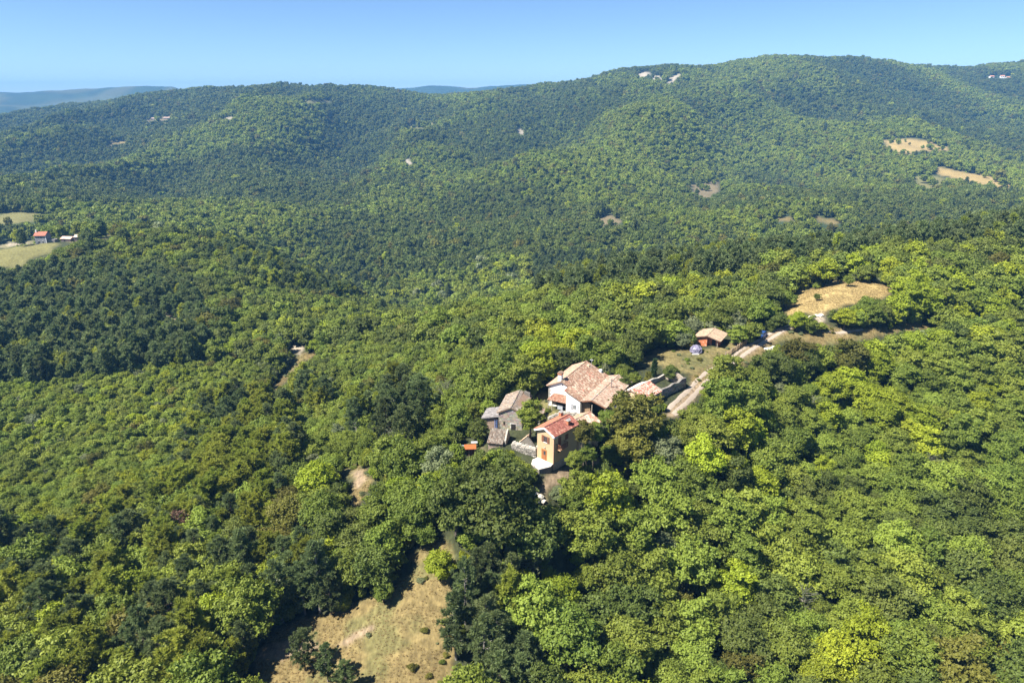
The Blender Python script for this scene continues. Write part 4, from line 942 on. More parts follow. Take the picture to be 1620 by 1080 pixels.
# ------------------------------------------------------------------ 4 ruined sheds in front of it
def tile_shed():
    t = house('stone_shed', -4.7, 120.0, -.4, 78, 'small stone shed with lichen-grey tile roof sloping to the viewer', 'shed')
    m = MB(); m.prism([(0, -2), (3.0, -2), (3.0, 2.9), (0, 1.5)], -2.9, 0, 'y'); m.build('wall', simple('shed_stone', (.34, .26, .21), noise=.35, scale=4, bump=.7), t)
    m = MB(); m.slab([(-.2, .2, 1.55), (-.2, -3.05, 1.55), (3.1, -3.0, 3.1), (3.1, .15, 3.1)], .14); m.build('roof', MORTAR, t)
    m = MB(); tiles(m, (-.25, .2, 1.58), (-.25, -3.05, 1.58), (3.1, -3.0, 3.13), (3.1, .15, 3.13), GREYT, .25, .36, 51, rough=.06, skip=.04); m.build('roof_tiles', TILE, t, kind='stuff')
    # taller gable wall to the right behind it
    m = MB(); m.prism([(.6, -2), (4.6, -2), (4.6, 1.2), (3.1, 3.35), (2.4, 3.2), (.6, 2.0)], -3.45, -3.1, 'y'); m.build('gable_wall', STONE, t)
    m = MB(); m.bar((2.3, -3.05, 1.9), (2.3, -3.5, 1.9), .16, 8); m.build('oculus', RENDERW, t)
    return t
tile_shed()
def ruin_shed():
    t = house('ruined_outhouse', .55, 119.6, -.6, 60, 'roofless ruined outhouse with triangular gable beside yellow house', 'ruin')
    m = MB(); m.prism([(0, -1.5), (-3.6, -1.5), (-3.6, .9), (-1.75, 2.75), (0, .9)], 1.9, 2.3); m.build('gable_wall', STONE_D, t)
    m = MB(); m.slab([(2.3, .3, .75), (5.0, .3, .75), (4.6, -1.7, 2.8), (2.3, -1.7, 2.8)], .14); m.build('roof', MORTAR, t)
    m = MB(); tiles(m, (1.8, .35, .78), (4.9, .35, .78), (4.6, -1.7, 2.86), (1.8, -1.7, 2.86), [(.5, .33, .22), (.56, .4, .28), (.4, .28, .2)], .25, .36, 52, rough=.08, skip=.1); m.build('roof_tiles', TILE, t, kind='stuff')
    m = MB(); m.prism([(-3.4, -1.5), (-3.4, .9), (-3.3, 1.7), (-2.9, 2.3), (-2.5, 1.6), (-2.2, 1.9), (-2.0, -1.5)], 4.9, 5.3); m.prism([(1.9, -1.5), (1.9, .9), (3.0, 1.5), (4.0, 1.1), (5.3, 1.8), (5.3, -1.5)], -3.9, -3.6, 'y'); m.build('broken_wall', simple('ruin_pale', (.46, .42, .37), noise=.35, scale=4, bump=.8), t)
    return t
ruin_shed()
def rubble_wall(name, pts, hgt, th, m_, label, cat='wall', seed=0, stone=.36):
    """dry-stone wall along ground points: an uneven core with single stones set along face and top"""
    r = random.Random(seed); c = pts[0]; z0 = float(H(c[0], c[1])); t = empty(name, (c[0], c[1], z0), 0, label, cat)
    core = MB(); st_ = MB(); top = []
    for k in range(len(pts) - 1):
        p = Vector((pts[k][0] - c[0], pts[k][1] - c[1], 0)); q = Vector((pts[k + 1][0] - c[0], pts[k + 1][1] - c[1], 0)); L = (q - p).length; n = max(1, int(L / .7)); d = (q - p).normalized(); s = Vector((-d.y, d.x, 0))
        for i in range(n):
            a = p.lerp(q, i / n); b = p.lerp(q, (i + 1) / n); h = hgt * r.uniform(.8, 1.12); gz = float(H(c[0] + a.x, c[1] + a.y)) - z0
            q8 = [a - s * th / 2, b - s * th / 2, b + s * th / 2, a + s * th / 2]
            core.face([v + Vector((0, 0, gz + h)) for v in q8])
            for e in range(4): v0, v1 = q8[e], q8[(e + 1) % 4]; core.face([v0 + Vector((0, 0, gz - 1)), v1 + Vector((0, 0, gz - 1)), v1 + Vector((0, 0, gz + h)), v0 + Vector((0, 0, gz + h))])
            for row in range(int(h / .3)):
                for col_ in range(2):
                    cx = a.lerp(b, (col_ + r.uniform(.2, .7)) / 2); side = -1
                    for side in (-1, 1):
                        e = .13 * r.uniform(.8, 1.3) * stone / .36; cc = cx + s * side * (th / 2 + .02); cl = r.uniform(.22, .52)
                        st_.box(cc.x - e * 1.3, cc.x + e * 1.3, cc.y - e, cc.y + e, gz + row * .3 + .02, gz + row * .3 + .27, (cl, cl * .92, cl * .8))
            cl = r.uniform(.34, .58); cc = a.lerp(b, .5); e = .2
            st_.box(cc.x - e, cc.x + e, cc.y - e, cc.y + e, gz + h - .1, gz + h + r.uniform(.06, .2), (cl, cl * .93, cl * .82))
    core.build('core', m_, t); st_.build('stone_facing', STONEA, t, kind='stuff')
    return t
rubble_wall('rubble_wall', [G(812, 708)[:2], G(830, 716)[:2], G(848, 722)[:2]], 1.6, .6, simple('rubble', (.40, .36, .31), noise=.4, scale=4, bump=.9), 'tumbled dry-stone wall left of the yellow house', seed=3, stone=.5)
rubble_wall('rubble_wall', [G(868, 664)[:2], G(890, 656)[:2], G(925, 660)[:2]], .7, .4, STONE, 'low stone garden wall in front of the white farmhouse', seed=4)
for q in ((-3, 121), (1.5, 121), (3, 119), (.5, 123)): add_foot(q[0], q[1], 2.8)

# ------------------------------------------------------------------ 5 long roofless barn
def long_ruin():
    t = house('ruined_barn', 24.51, 137.89, 1.65, 44.6, 'long half-roofless stone barn with ivy beside the gravel drive', 'barn')
    L, W, xr = 16.2, 5.8, 7.2; hl, hr_, hR, ry = 2.4, 2.75, 3.5, -2.0
    m = MB(); m.prism([(-W, -1.5), (0, -1.5), (0, hl), (ry, hR - .1), (-W, hr_)], 0, .5); m.build('gable_wall', PLASTER_C, t)
    m = MB(); m.prism([(.5, -1.5), (L, -1.5), (L, 2.8), (14.4, 3.0), (13, 2.5), (11, 2.9), (9.4, 2.6), (7.0, 2.8), (.5, 2.6)], -W + .0, -W + .55, 'y'); rw = m.build('wall', STONE_D, t)
    m = MB(); stones(m, .5, L, .0, 2.9, -W, -1, 9, size=.55, col=((.26, .24, .21), (.20, .18, .16), (.32, .30, .26), (.17, .15, .13)), top=lambda x: 2.65 + .15 * math.sin(x * 2.3)); m.build('stone_facing', STONEA, t, kind='stuff')
    m = MB(); m.prism([(.5, -1.5), (L - .3, -1.5), (L - .3, 2.3), (13, 2.1), (11, 2.5), (7.2, 2.35), (.5, 2.3)], -.5, 0, 'y'); m.build('wall', STONE, t)
    m = MB(); m.prism([(-W + .55, -1.5), (-.5, -1.5), (-.5, 2.3), (-1.6, 3.3), (-2.8, 3.7), (-4.0, 3.2), (-W + .55, 2.6)], L - .55, L - .003); m.build('gable_wall', simple('ruin_end', (.34, .28, .22), noise=.4, scale=4, bump=.8), t)
    m = MB(); m.prism([(-W + .55, -1.5), (-.5, -1.5), (-.5, 2.4), (ry, hR - .2), (-W + .55, 2.6)], xr - .4, xr); m.build('cross_wall', STONE_D, t)
    for x in (2.4, 4.6): m = MB(); m.box(x, x + .6, -W - .03, -W + .02, 1.9, 2.7); m.build('window_opening', DARKIN, t)
    m = MB(); m.slab([(-.25, .3, hl), (xr, .3, hl), (xr, ry, hR), (-.25, ry, hR)], .14); m.slab([(-.25, ry, hR + .001), (xr, ry, hR + .001), (xr - 1.3, -W - .25, hr_ - .05), (-.25, -W - .25, hr_ - .05)], .14); m.build('roof', MORTAR, t)
    m = MB(); tiles(m, (-.25, .35, hl + .02), (xr, .35, hl + .02), (xr, ry, hR + .03), (-.25, ry, hR + .03), [(.6, .5, .44), (.55, .42, .36), (.64, .56, .5)], .26, .38, 61, rough=.05, skip=.02)
    tiles(m, (-.25, -W - .3, hr_ - .02), (xr - 1.3, -W - .3, hr_ - .02), (xr, ry, hR + .03), (-.25, ry, hR + .03), PINKT, .26, .38, 62, rough=.05, skip=.02); ridge_caps(m, (-.25, ry, hR + .06), (xr, ry, hR + .06), PINKT); m.build('roof_tiles', TILE, t, kind='stuff')
    return t
long_ruin()
for s_ in (1, 4, 7, 10, 13, 16): add_foot(24.5 + s_ * .71 + 2.1, 137.9 + s_ * .70 - 2.1, 4.4)

# ------------------------------------------------------------------ 6 brick barn
def brick_barn():
    t = house('brick_barn', 54.4, 169.8, 2.3, 59, 'small orange brick barn with pale tile roof on the lawn', 'barn')
    L, W, he, hR = 6.6, 5.7, 2.6, 3.35
    m = MB(); m.prism([(0, -1.2), (W, -1.2), (W, he), (W / 2, hR - .1), (0, he)], 1.5, L); m.prism([(W / 2, -1.2), (W, -1.2), (W, he), (W / 2, hR - .1)], 0, 1.497); m.build('wall', simple('brick_core', (.34, .12, .07), noise=.2), t)
    r = random.Random(4); m = MB()                                    # hollow clay blocks, one by one in their courses
    def course(x, y0, y1, zt):
        z = 0.02; row = 0
        while z < zt(.5 * (y0 + y1)) - .1:
            y = y0 + (-.2 if row % 2 else 0)
            while y < y1:
                a, b = max(y, y0), min(y + .4, y1)
                if b - a > .08 and z + .2 < zt((a + b) / 2): k = r.uniform(.85, 1.15); c = (.56 * k, .19 * k, .085 * k) if r.random() > .1 else (.66, .38, .26); m.box(x - .02, x - .002, a + .01, b - .01, z, z + .19, c)
                y += .4
            z += .205; row += 1
    zt = lambda y: he + (hR - he) * (1 - abs(y - W / 2) / (W / 2)) - .1
    course(0, W / 2 + .02, W, zt); course(1.5, 0, W / 2, zt)
    m.build('clay_blocks', CLAYBRICK, t, kind='stuff')
    m = MB(); m.box(1.42, 1.475, .9, 1.9, -.02, 2.1); m.build('doorway', DARKIN, t)
    m = MB(); m.box(-.2, 1.45, -.1, W / 2 - .02, -1.2, .02); m.box(-.9, 1.4, -.15, 2.9, -1.2, -.08); m.build('step', CONC, t)
    m = MB(); m.box(.05, .2, .05, .2, .02, he - .05); m.build('porch_post', WOODG, t)
    k = (hR - he) / (W / 2)
    m = MB(); m.slab([(-.6, -.75, he - .75 * k + .08), (L + .4, -.75, he - .75 * k + .08), (L + .4, W / 2, hR + .08), (-.6, W / 2, hR + .08)], .13); m.slab([(-.6, W / 2, hR + .081), (L + .4, W / 2, hR + .081), (L + .4, W + .6, he - .6 * k + .08), (-.6, W + .6, he - .6 * k + .08)], .13); m.build('roof', MORTAR, t)
    m = MB(); tiles(m, (-.6, -.8, he - .75 * k + .1), (L + .4, -.8, he - .75 * k + .1), (L + .4, W / 2, hR + .1), (-.6, W / 2, hR + .1), PALET, .26, .38, 71); tiles(m, (-.6, W + .65, he - .6 * k + .1), (L + .4, W + .65, he - .6 * k + .1), (L + .4, W / 2, hR + .1), (-.6, W / 2, hR + .1), PALET, .26, .38, 72); ridge_caps(m, (-.6, W / 2, hR + .14), (L + .4, W / 2, hR + .14), PALET); m.build('roof_tiles', TILE, t, kind='stuff')
    m = MB(); m.box(-1.2, L + .3, -1.5, -1.25, -1.2, .1); m.build('kerb_wall', CONC, t)
    return t
brick_barn()
for q in ((52, 172), (55, 173), (57, 176), (54, 176)): add_foot(q[0], q[1], 3.8)

# ------------------------------------------------------------------ 7 dome, car, fence, poles
gx, gy, gz = G(1101, 557)
t = empty('garden_dome', (gx, gy, gz), 0, 'lilac geodesic garden dome on the lawn beside the brick barn', 'dome')
import bmesh
bm = bmesh.new(); bmesh.ops.create_icosphere(bm, subdivisions=2, radius=1.65)
fr = MB(); pn = MB(); DOMEF = attrmat('dome_film', rough=.35, noise=.1, bump=0)
for v in bm.verts: v.co.z = v.co.z * 1.05
for e in bm.edges:
    a, b = e.verts[0].co, e.verts[1].co
    if min(a.z, b.z) > -.35: fr.bar(a + Vector((0, 0, .3)), b + Vector((0, 0, .3)), .05, 4)
_r = random.Random(2)
for f in bm.faces:
    if min(v.co.z for v in f.verts) > -.35:
        k = _r.random(); c = (.11, .105, .15) if k < .45 else (.07, .07, .09) if k < .7 else (.20, .185, .26); pn.face([v.co * .985 + Vector((0, 0, .3)) for v in f.verts], c)
bm.free(); pn.build('film_panels', DOMEF, t); fr.build('frame', simple('dome_frame', (.27, .25, .34), noise=.05), t)
m = MB(); m.box(-1.4, .4, -1.7, -1.6, -.2, .25); m.build('base_board', WHITE, t)
add_foot(gx, gy, 2.2)

gx, gy, gz = G(1205, 533)
t = empty('parked_car', (gx, gy, gz), math.radians(50 - 180), 'blue car parked on the grass verge of the gravel road', 'car')
CARP = simple('car_paint', (.035, .09, .30), rough=.25, noise=.03, spec=.6, metallic=.3); TYRE = simple('tyre_rubber', (.03, .03, .03)); DK = simple('car_glass', (.02, .03, .04), rough=.06, spec=.7, noise=0)
def loft(mb, secs):     # secs: list of (x, halfwidth_low, halfwidth_high, z0, z1)
    P = [[(x, -a, z0), (x, -b, z1), (x, b, z1), (x, a, z0)] for x, a, b, z0, z1 in secs]
    for i in range(len(P) - 1):
        for k in range(4): mb.face([P[i][k], P[i + 1][k], P[i + 1][(k + 1) % 4], P[i][(k + 1) % 4]])
    mb.face(P[0]); mb.face(P[-1][::-1])
m = MB(); loft(m, [(-2.1, .8, .7, .35, .75), (-2.0, .86, .78, .25, .95), (-1.2, .88, .82, .22, 1.0), (.9, .88, .82, .22, .98), (1.8, .86, .76, .25, .82), (2.08, .78, .68, .32, .66)]); body = m.build('body', CARP, t)
m = MB(); loft(m, [(-1.75, .78, .70, .98, 1.02), (-1.35, .80, .64, .98, 1.45), (.15, .80, .64, .97, 1.47), (.95, .78, .74, .96, 1.0)]); m.build('cabin', DK, t)
m = MB(); loft(m, [(-1.45, .66, .60, 1.42, 1.47), (-.9, .66, .60, 1.45, 1.52), (.1, .66, .60, 1.45, 1.51), (.3, .66, .62, 1.4, 1.44)]); m.build('roof', CARP, t)
for sx in (-1.3, 1.3):
    for sy in (-.88, .88):
        m = MB(); m.bar((sx, sy - .1, .32), (sx, sy + .1, .32), .32, 12); wv = m.build('wheel', TYRE, t)
        m = MB(); m.bar((sx, sy - .11, .32), (sx, sy + .11, .32), .18, 8); m.build('rim', STEEL, wv)
for sy in (-.55, .55):
    m = MB(); m.box(1.9, 2.09, sy - .16, sy + .16, .55, .72); m.build('headlight', simple('lamp_glass', (.8, .8, .82), rough=.1, spec=.7, noise=0), t)
m = MB(); m.box(-.05, .15, -1.02, -.84, .95, 1.1); m.build('mirror', CARP, t); m = MB(); m.box(-.05, .15, .84, 1.02, .95, 1.1); m.build('mirror', CARP, t)
add_foot(gx, gy, 2.6)

def pole(px, py, px2, py2, rad, label, name='utility_pole', cat='pole'):
    x, y, z = G(px, py); dx, dy, dz = ray(px2, py2); k = y / dy; x2, z2 = dx * k, CAMZ + dz * k
    t = empty(name, (x, y, z), 0, label, cat); m = MB(); m.bar((0, 0, -1), (x2 - x, 0, z2 - z), rad, 8, r1=rad * .8); m.build('shaft', simple('pole_concrete', (.62, .60, .54), noise=.1), t)
    return t, x2 - x, z2 - z
t, ax, az = pole(1403, 615, 1410.5, 584, .16, 'leaning pale concrete utility pole standing among the trees')
m = MB(); m.bar((ax - .3, 0, az - .3), (ax + .3, 0, az - .3), .05); m.build('crossarm', STEEL, t)
t, ax, az = pole(1155, 611, 1156.5, 597, .15, 'short white post beside the dark tree by the drive', 'marker_post', 'post')
m = MB(); m.bar((ax, 0, az), (ax, 0, az + .12), .2); m.build('cap', WHITE, t)

# brush fence between the lawn and the road
fp_ = [G(1147, 566), G(1158, 559), G(1170, 551), G(1181, 545)]
t = empty('brush_fence', fp_[0], 0, 'dry brown brushwood fence between brick barn lawn and road', 'fence')
m = MB(); rr = random.Random(8)
for k in range(3):
    a, b = Vector(fp_[k]), Vector(fp_[k + 1]); n = int((b - a).length / .09)
    for i in range(n):
        p = a.lerp(b, i / n) - Vector(fp_[0]); h = rr.uniform(1.1, 1.6); c = rr.uniform(.75, 1.25); q = p + Vector((rr.uniform(-.12, .12), rr.uniform(-.12, .12), h))
        m.bar(p - Vector((0, 0, .3)), q, .045, 3, c=(.36 * c, .27 * c, .17 * c))
m.build('brushwood', attrmat('brushwood', bump=0), t, kind='stuff')
for p in fp_:
    m = MB(); q = Vector(p) - Vector(fp_[0]); m.bar(q - Vector((0, 0, .5)), q + Vector((0, 0, 1.7)), .08, 6); m.build('post', WOODG, t)

# rusty shed left
x, y, z = G(717, 722)
t = empty('rusty_shed', (x, y, z), math.radians(4), 'low maroon shed with rust-orange sheet roof among trees', 'shed')
m = MB(); m.box(2.2, 4.2, 0, 1.0, -1, 1.68); m.box(.1, .18, .1, 1.0, -1, 1.45); m.box(.1, 2.2, .92, 1.0, -1, 1.7); m.box(.0, 2.19, -.02, .06, -1, .55); m.build('wall', MAROON, t)
m = MB(); m.box(2.35, 2.95, -.04, -.003, 0, 1.6); m.build('door', DARKIN, t)
for x0 in (.12, 1.9, 2.2, 3.15, 4.2): m = MB(); m.box(x0 - .06, x0 + .06, -.1, -.05, -1, 1.7); m.build('post', WOODG, t)
m = MB(); m.slab([(-.3, -.4, 1.6), (2.2, -.4, 1.6), (2.2, 1.1, 1.95), (-.3, 1.1, 1.95)], .06); m.build('roof_sheet', simple('zinc_pale', (.20, .205, .225), noise=.15), t)
m = MB(); m.slab([(2.2, -.45, 1.75), (4.6, -.45, 1.75), (4.6, 1.0, 2.1), (2.2, 1.0, 2.1)], .06)
for i in range(12): m.box(2.25 + i * .2, 2.3 + i * .2, -.45, -.4, 1.7, 1.8)
m.build('roof_sheet', RUST, t, label='rust-orange corrugated roof sheet')
m = MB(); m.slab([(3.6, 1.1, 2.25), (4.9, 1.1, 2.25), (4.9, 1.7, 2.4), (3.6, 1.7, 2.4)], .05); m.build('roof_sheet', STEEL, t)
add_foot(x + 2, y + 1.2, 3)
# white tarpaulin by the yellow house
x, y, z = G(921, 700)
t = empty('tarpaulin', (x, y, z), .6, 'white and blue tarpaulin shelter behind trees right of yellow house', 'shelter')
m = MB(); m.slab([(-1.6, -.9, 1.6), (1.0, -.9, 1.6), (1.0, .9, 2.3), (-1.6, .9, 2.3)], .03); m.build('sheet', simple('tarp_white', (.72, .74, .78), noise=.05), t)
m = MB(); m.slab([(-1.6, -.95, 1.62), (-1.0, -.95, 1.62), (-1.0, .8, 2.28), (-1.6, .8, 2.28)], .02); m.build('sheet', BLUE, t)
for q in ((-1.5, -.8), (.9, -.8), (-1.5, .8), (.9, .8)): m = MB(); m.bar((q[0], q[1], -.5), (q[0], q[1], 1.65 if q[1] < 0 else 2.2), .04); m.build('pole', STEEL, t)

# rocks
def rock_mesh(name, seed):
    r = np.random.default_rng(seed); bm = bmesh.new(); bmesh.ops.create_icosphere(bm, subdivisions=2, radius=1)
    off = r.uniform(0, 9, 3)
    for v in bm.verts:
        n_ = math.sin(v.co.x * 3 + off[0]) * math.sin(v.co.y * 3.3 + off[1]) * math.sin(v.co.z * 2.7 + off[2]); v.co *= 1 + .35 * n_ + r.uniform(-.1, .1)
        v.co.z *= .6
    me = bpy.data.meshes.new(name); bm.to_mesh(me); bm.free(); me.materials.append(ROCKM); return me
ROCKM = simple('limestone', (.52, .48, .40), noise=.3, scale=3, bump=.6)
rms = [rock_mesh('boulder', i) for i in range(4)]
def rocks(pts, group, label, seed):
    r = random.Random(seed); rank = np.argsort(np.argsort([p[0] for p in pts], kind='stable'), kind='stable').tolist()
    for i, (px, py, s) in enumerate(pts):
        x, y, z = G(px, py); o = link('boulder', rms[i % 4], None, (x, y, z + s * .15)); o.scale = (s * r.uniform(.8, 1.2), s, s * r.uniform(.7, 1.1)); o.rotation_euler = (0, 0, r.uniform(0, 6)); tag(o, label if len(pts) < 2 else (('leftmost ', 'rightmost ')[rank[i] > 0] if rank[i] in (0, len(pts) - 1) else ['', 'second ', 'third ', 'fourth ', 'fifth ', 'sixth ', 'seventh '][rank[i]]) + label + (' row' if False else ('' if rank[i] in (0, len(pts) - 1) else ', counted from left')), 'rock', group)
rocks([(1214, 553, .9), (1219, 552, .7), (1224, 551, .9), (1229, 550, .6), (1221, 554, .5), (1216, 551, .5)], 'white rocks below the gravel road', 'white rock in the heap on the verge below the road', 1)
rocks([(838, 784, .8), (846, 782, .7), (852, 787, .9), (832, 792, .7), (858, 793, .6), (845, 795, .9), (825, 786, .5), (838, 775, .5)], 'grey boulders by the big oak', 'pale boulder on bare ground under the big oak', 2)
rocks([(1284, 503, 1.0), (1291, 500, .8), (1299, 500, .9)], 'pale rocks at the field corner', 'pale rock at the corner of the golden field', 3)
rocks([(938, 745, .5), (929, 742, .5), (968, 742, .4)], 'stones on the dry slope', 'small stone on the dry slope right of the yellow house', 4)

# ------------------------------------------------------------------ left farm on the far shoulder
def far_farm():
    x, y, z = G(57, 386)
    y = y; t = house('farmhouse', x, y, z, 5, 'grey two-storey farmhouse with red roof on the left shoulder')
    W = 6.2; D = 6; he = 5.2; hR = 6.8
    m = MB(); m.prism([(0, -2), (D, -2), (D, he), (D / 2, hR), (0, he)], 0, W); m.build('wall', simple('farm_grey', (.26, .27, .29), noise=.15, scale=.8), t)
    m = MB(); m.slab([(-.4, -.5, he - .2), (W + .3, -.5, he - .2), (W + .3, D / 2, hR + .15), (-.4, D / 2, hR + .15)], .2); m.slab([(-.4, D / 2, hR + .151), (W + .3, D / 2, hR + .151), (W + .3, D + .5, he - .2), (-.4, D + .5, he - .2)], .2); m.build('roof', simple('farm_roof', (.36, .13, .085), noise=.2, scale=2), t)
    m = MB(); m.box(-.2, .5, 2.3, 3.0, 5, 8.0); m.build('chimney', WHITE, t)
    for a in ((-.05, W, 2.7, 2.85),): m = MB(); m.box(0, W, -.08, -.002, 2.7, 2.85); m.build('string_course', WHITE, t)
    for (a, b, c, d) in ((3.4, 3.9, 3.5, 4.5), (1.6, 2.5, .6, 1.6), (4.0, 4.5, .6, 1.6)):
        m = MB(); m.box(a, b, -.06, -.002, c, d); wv = m.build('window', DARKIN, t); m = MB(); m.box(a - .12, b + .12, -.045, -.001, d, d + .14); m.build('frame', WHITE, wv)
    m = MB(); m.box(W + .003, W + 4.4, 1, 5, -2, 2.3); m.build('side_wing', simple('farm_grey2', (.24, .22, .2), noise=.2), t)
    m = MB(); m.box(W - .1, W + .25, -.07, -.003, -1, he - .3); m.build('downpipe', WHITE, t)
    fx0, fy0 = x, y
    def outb(px, py, w_, d_, he, deg, label, rc):
        x, y = fx0 + px, fy0 + py; z = float(H(x, y)) + .3; t = house('farm_outbuilding', x, y, z, deg, label, 'outbuilding')
        m = MB(); m.prism([(0, -1.5), (d_, -1.5), (d_, he), (d_ / 2, he + 1), (0, he)], 0, w_); m.build('wall', simple('outb_wall', (.16, .125, .115), noise=.25), t)
        m = MB(); m.slab([(-.3, -.4, he - .1), (w_ + .3, -.4, he - .1), (w_ + .3, d_ / 2, he + 1.15), (-.3, d_ / 2, he + 1.15)], .2); m.slab([(-.3, d_ / 2, he + 1.151), (w_ + .3, d_ / 2, he + 1.151), (w_ + .3, d_ + .4, he - .1), (-.3, d_ + .4, he - .1)], .2); m.build('roof', simple('outb_roof', rc, noise=.2, scale=2), t)
        m = MB(); m.box(w_ * .3, w_ * .45, -.06, -.002, 0, 1.8); m.build('doorway', DARKIN, t)
    outb(11.5, 6, 6.6, 4.5, 1.6, -8, 'low outbuilding with pink roof between grey farmhouse and barn', (.55, .36, .28))
    outb(20.5, 5, 5.6, 4.5, 2.6, 3, 'dark stone barn with pale roof at right end of farm', (.52, .40, .32))
    add_foot(x + 4, y + 3, 8); add_foot(x + 15, y + 8, 6); add_foot(x + 23, y + 7, 6)
far_farm()

# ------------------------------------------------------------------ houses high on the far ridge
HW = simple('far_white', (.75, .72, .68), noise=.05); HRF = simple('far_roof', (.50, .24, .16), noise=.15, scale=1)
for (px, py, w_, he, label) in ((1405, 109, 10, 4, 'white house with red roof alone on the far right skyline'), (1453, 110, 9, 5, 'white house beside a tree on the far right skyline'),
                                (1567, 124, 11, 5, 'tall white house with pink roof, left end of far ridge hamlet'), (1583, 124, 10, 6, 'white house second from left in the far ridge hamlet'), (1593, 125, 9, 4, 'low white house at right end of the far ridge hamlet')):
    x, y, z = G(px, py)
    t = house('ridge_house', x, y, z, random.uniform(-12, 12), label)
    m = MB(); m.prism([(0, -8), (8, -8), (8, he), (4, he + 2), (0, he)], 0, w_); m.build('wall', HW, t)
    m = MB(); m.slab([(-.5, -.6, he - .2), (w_ + .5, -.6, he - .2), (w_ + .5, 4, he + 2.2), (-.5, 4, he + 2.2)], .3); m.slab([(-.5, 4, he + 2.201), (w_ + .5, 4, he + 2.201), (w_ + .5, 8.6, he - .2), (-.5, 8.6, he - .2)], .3); m.build('roof', HRF, t)
    for i in range(int(w_ / 4)): m = MB(); m.box(1.5 + i * 4, 2.7 + i * 4, -.06, -.002, he * .45, he * .75); m.build('window', DARKIN, t)
    add_foot(x + w_ / 2, y + 4, 10)
for (px, py, label) in ((240, 190, 'low pale farm building left of a pair on the far left hillside'), (259, 189, 'pale-roofed farm building right of a pair on the far left hillside')):
    x, y, z = G(px, py); t = house('hill_house', x, y, z, 8, label, 'farm building')
    m = MB(); m.prism([(0, -4), (7, -4), (7, 3.4), (3.5, 5), (0, 3.4)], 0, 13); m.build('wall', simple('hill_wall', (.42, .38, .33)), t)
    m = MB(); m.slab([(-.4, -.5, 3.3), (13.4, -.5, 3.3), (13.4, 3.5, 5.2), (-.4, 3.5, 5.2)], .3); m.slab([(-.4, 3.5, 5.201), (13.4, 3.5, 5.201), (13.4, 7.5, 3.3), (-.4, 7.5, 3.3)], .3); m.build('roof', simple('hill_roof', (.46, .33, .27)), t)
    add_foot(x + 6, y + 3, 10)

# ------------------------------------------------------------------ the gravel drive: two wheel tracks draped on the ground
GRAVEL = simple('gravel', (.34, .28, .225), noise=.18, scale=2.5, bump=.3, spots=((.40, .33, .24), 1.2, .58))
def ribbon(name, pts, wd, off, label, lift=.06, m_=GRAVEL, seed=0):
    P = [G(*p)[:2] for p in pts]; fine = []
    for i in range(len(P) - 1):
        n = max(2, int(math.dist(P[i], P[i + 1]) / .8))
        p0 = P[max(i - 1, 0)]; p1 = P[i]; p2 = P[i + 1]; p3 = P[min(i + 2, len(P) - 1)]
        for k in range(n):
            t = k / n; q = [.5 * (2 * p1[a] + (p2[a] - p0[a]) * t + (2 * p0[a] - 5 * p1[a] + 4 * p2[a] - p3[a]) * t * t + (3 * p1[a] - p0[a] - 3 * p2[a] + p3[a]) * t ** 3) for a in (0, 1)]
            fine.append(q)
    fine.append(P[-1]); fine = np.array(fine); d = np.gradient(fine, axis=0); d /= np.linalg.norm(d, axis=1, keepdims=True); s = np.stack([-d[:, 1], d[:, 0]], 1)
    V = []; K = 4; tt = np.arange(len(fine)) * .8
    for k in range(K + 1):
        f = (k / K - .5) * wd; jag = (fbm(tt / 1.1, tt * 0 + k * 5, seed + k, 3) - .5) * .4 * (k in (0, K))
        q = fine + s * (off + f + jag)[:, None]; z = H(q[:, 0], q[:, 1]) + lift - (.05 if k in (0, K) else 0)
        V.append(np.column_stack([q, z]))
    V = np.stack(V, 1).reshape(-1, 3); n = len(fine); ii = np.arange(n * (K + 1)).reshape(n, K + 1)
    Fc = np.stack([ii[:-1, :-1], ii[:-1, 1:], ii[1:, 1:], ii[1:, :-1]], -1).reshape(-1, 4)
    o = link(name, mesh_from(name, V, Fc, [m_], smooth=True)); tag(o, label, kind='structure')
DR = [(1060, 652), (1075, 638), (1092, 622), (1106, 606), (1120, 593), (1140, 580), (1160, 568), (1185, 550), (1210, 536), (1232, 523), (1256, 513), (1270, 500)]
for o_ in (-.85, .8): ribbon('road', DR, .95, o_, 'pale gravel wheel track of the drive climbing past the barn', seed=int(o_ * 10))
ribbon('road', [(1300, 524), (1325, 526), (1345, 524), (1365, 521)], .9, 0, 'pale stretch of track on the grass terrace right of the road', seed=7)
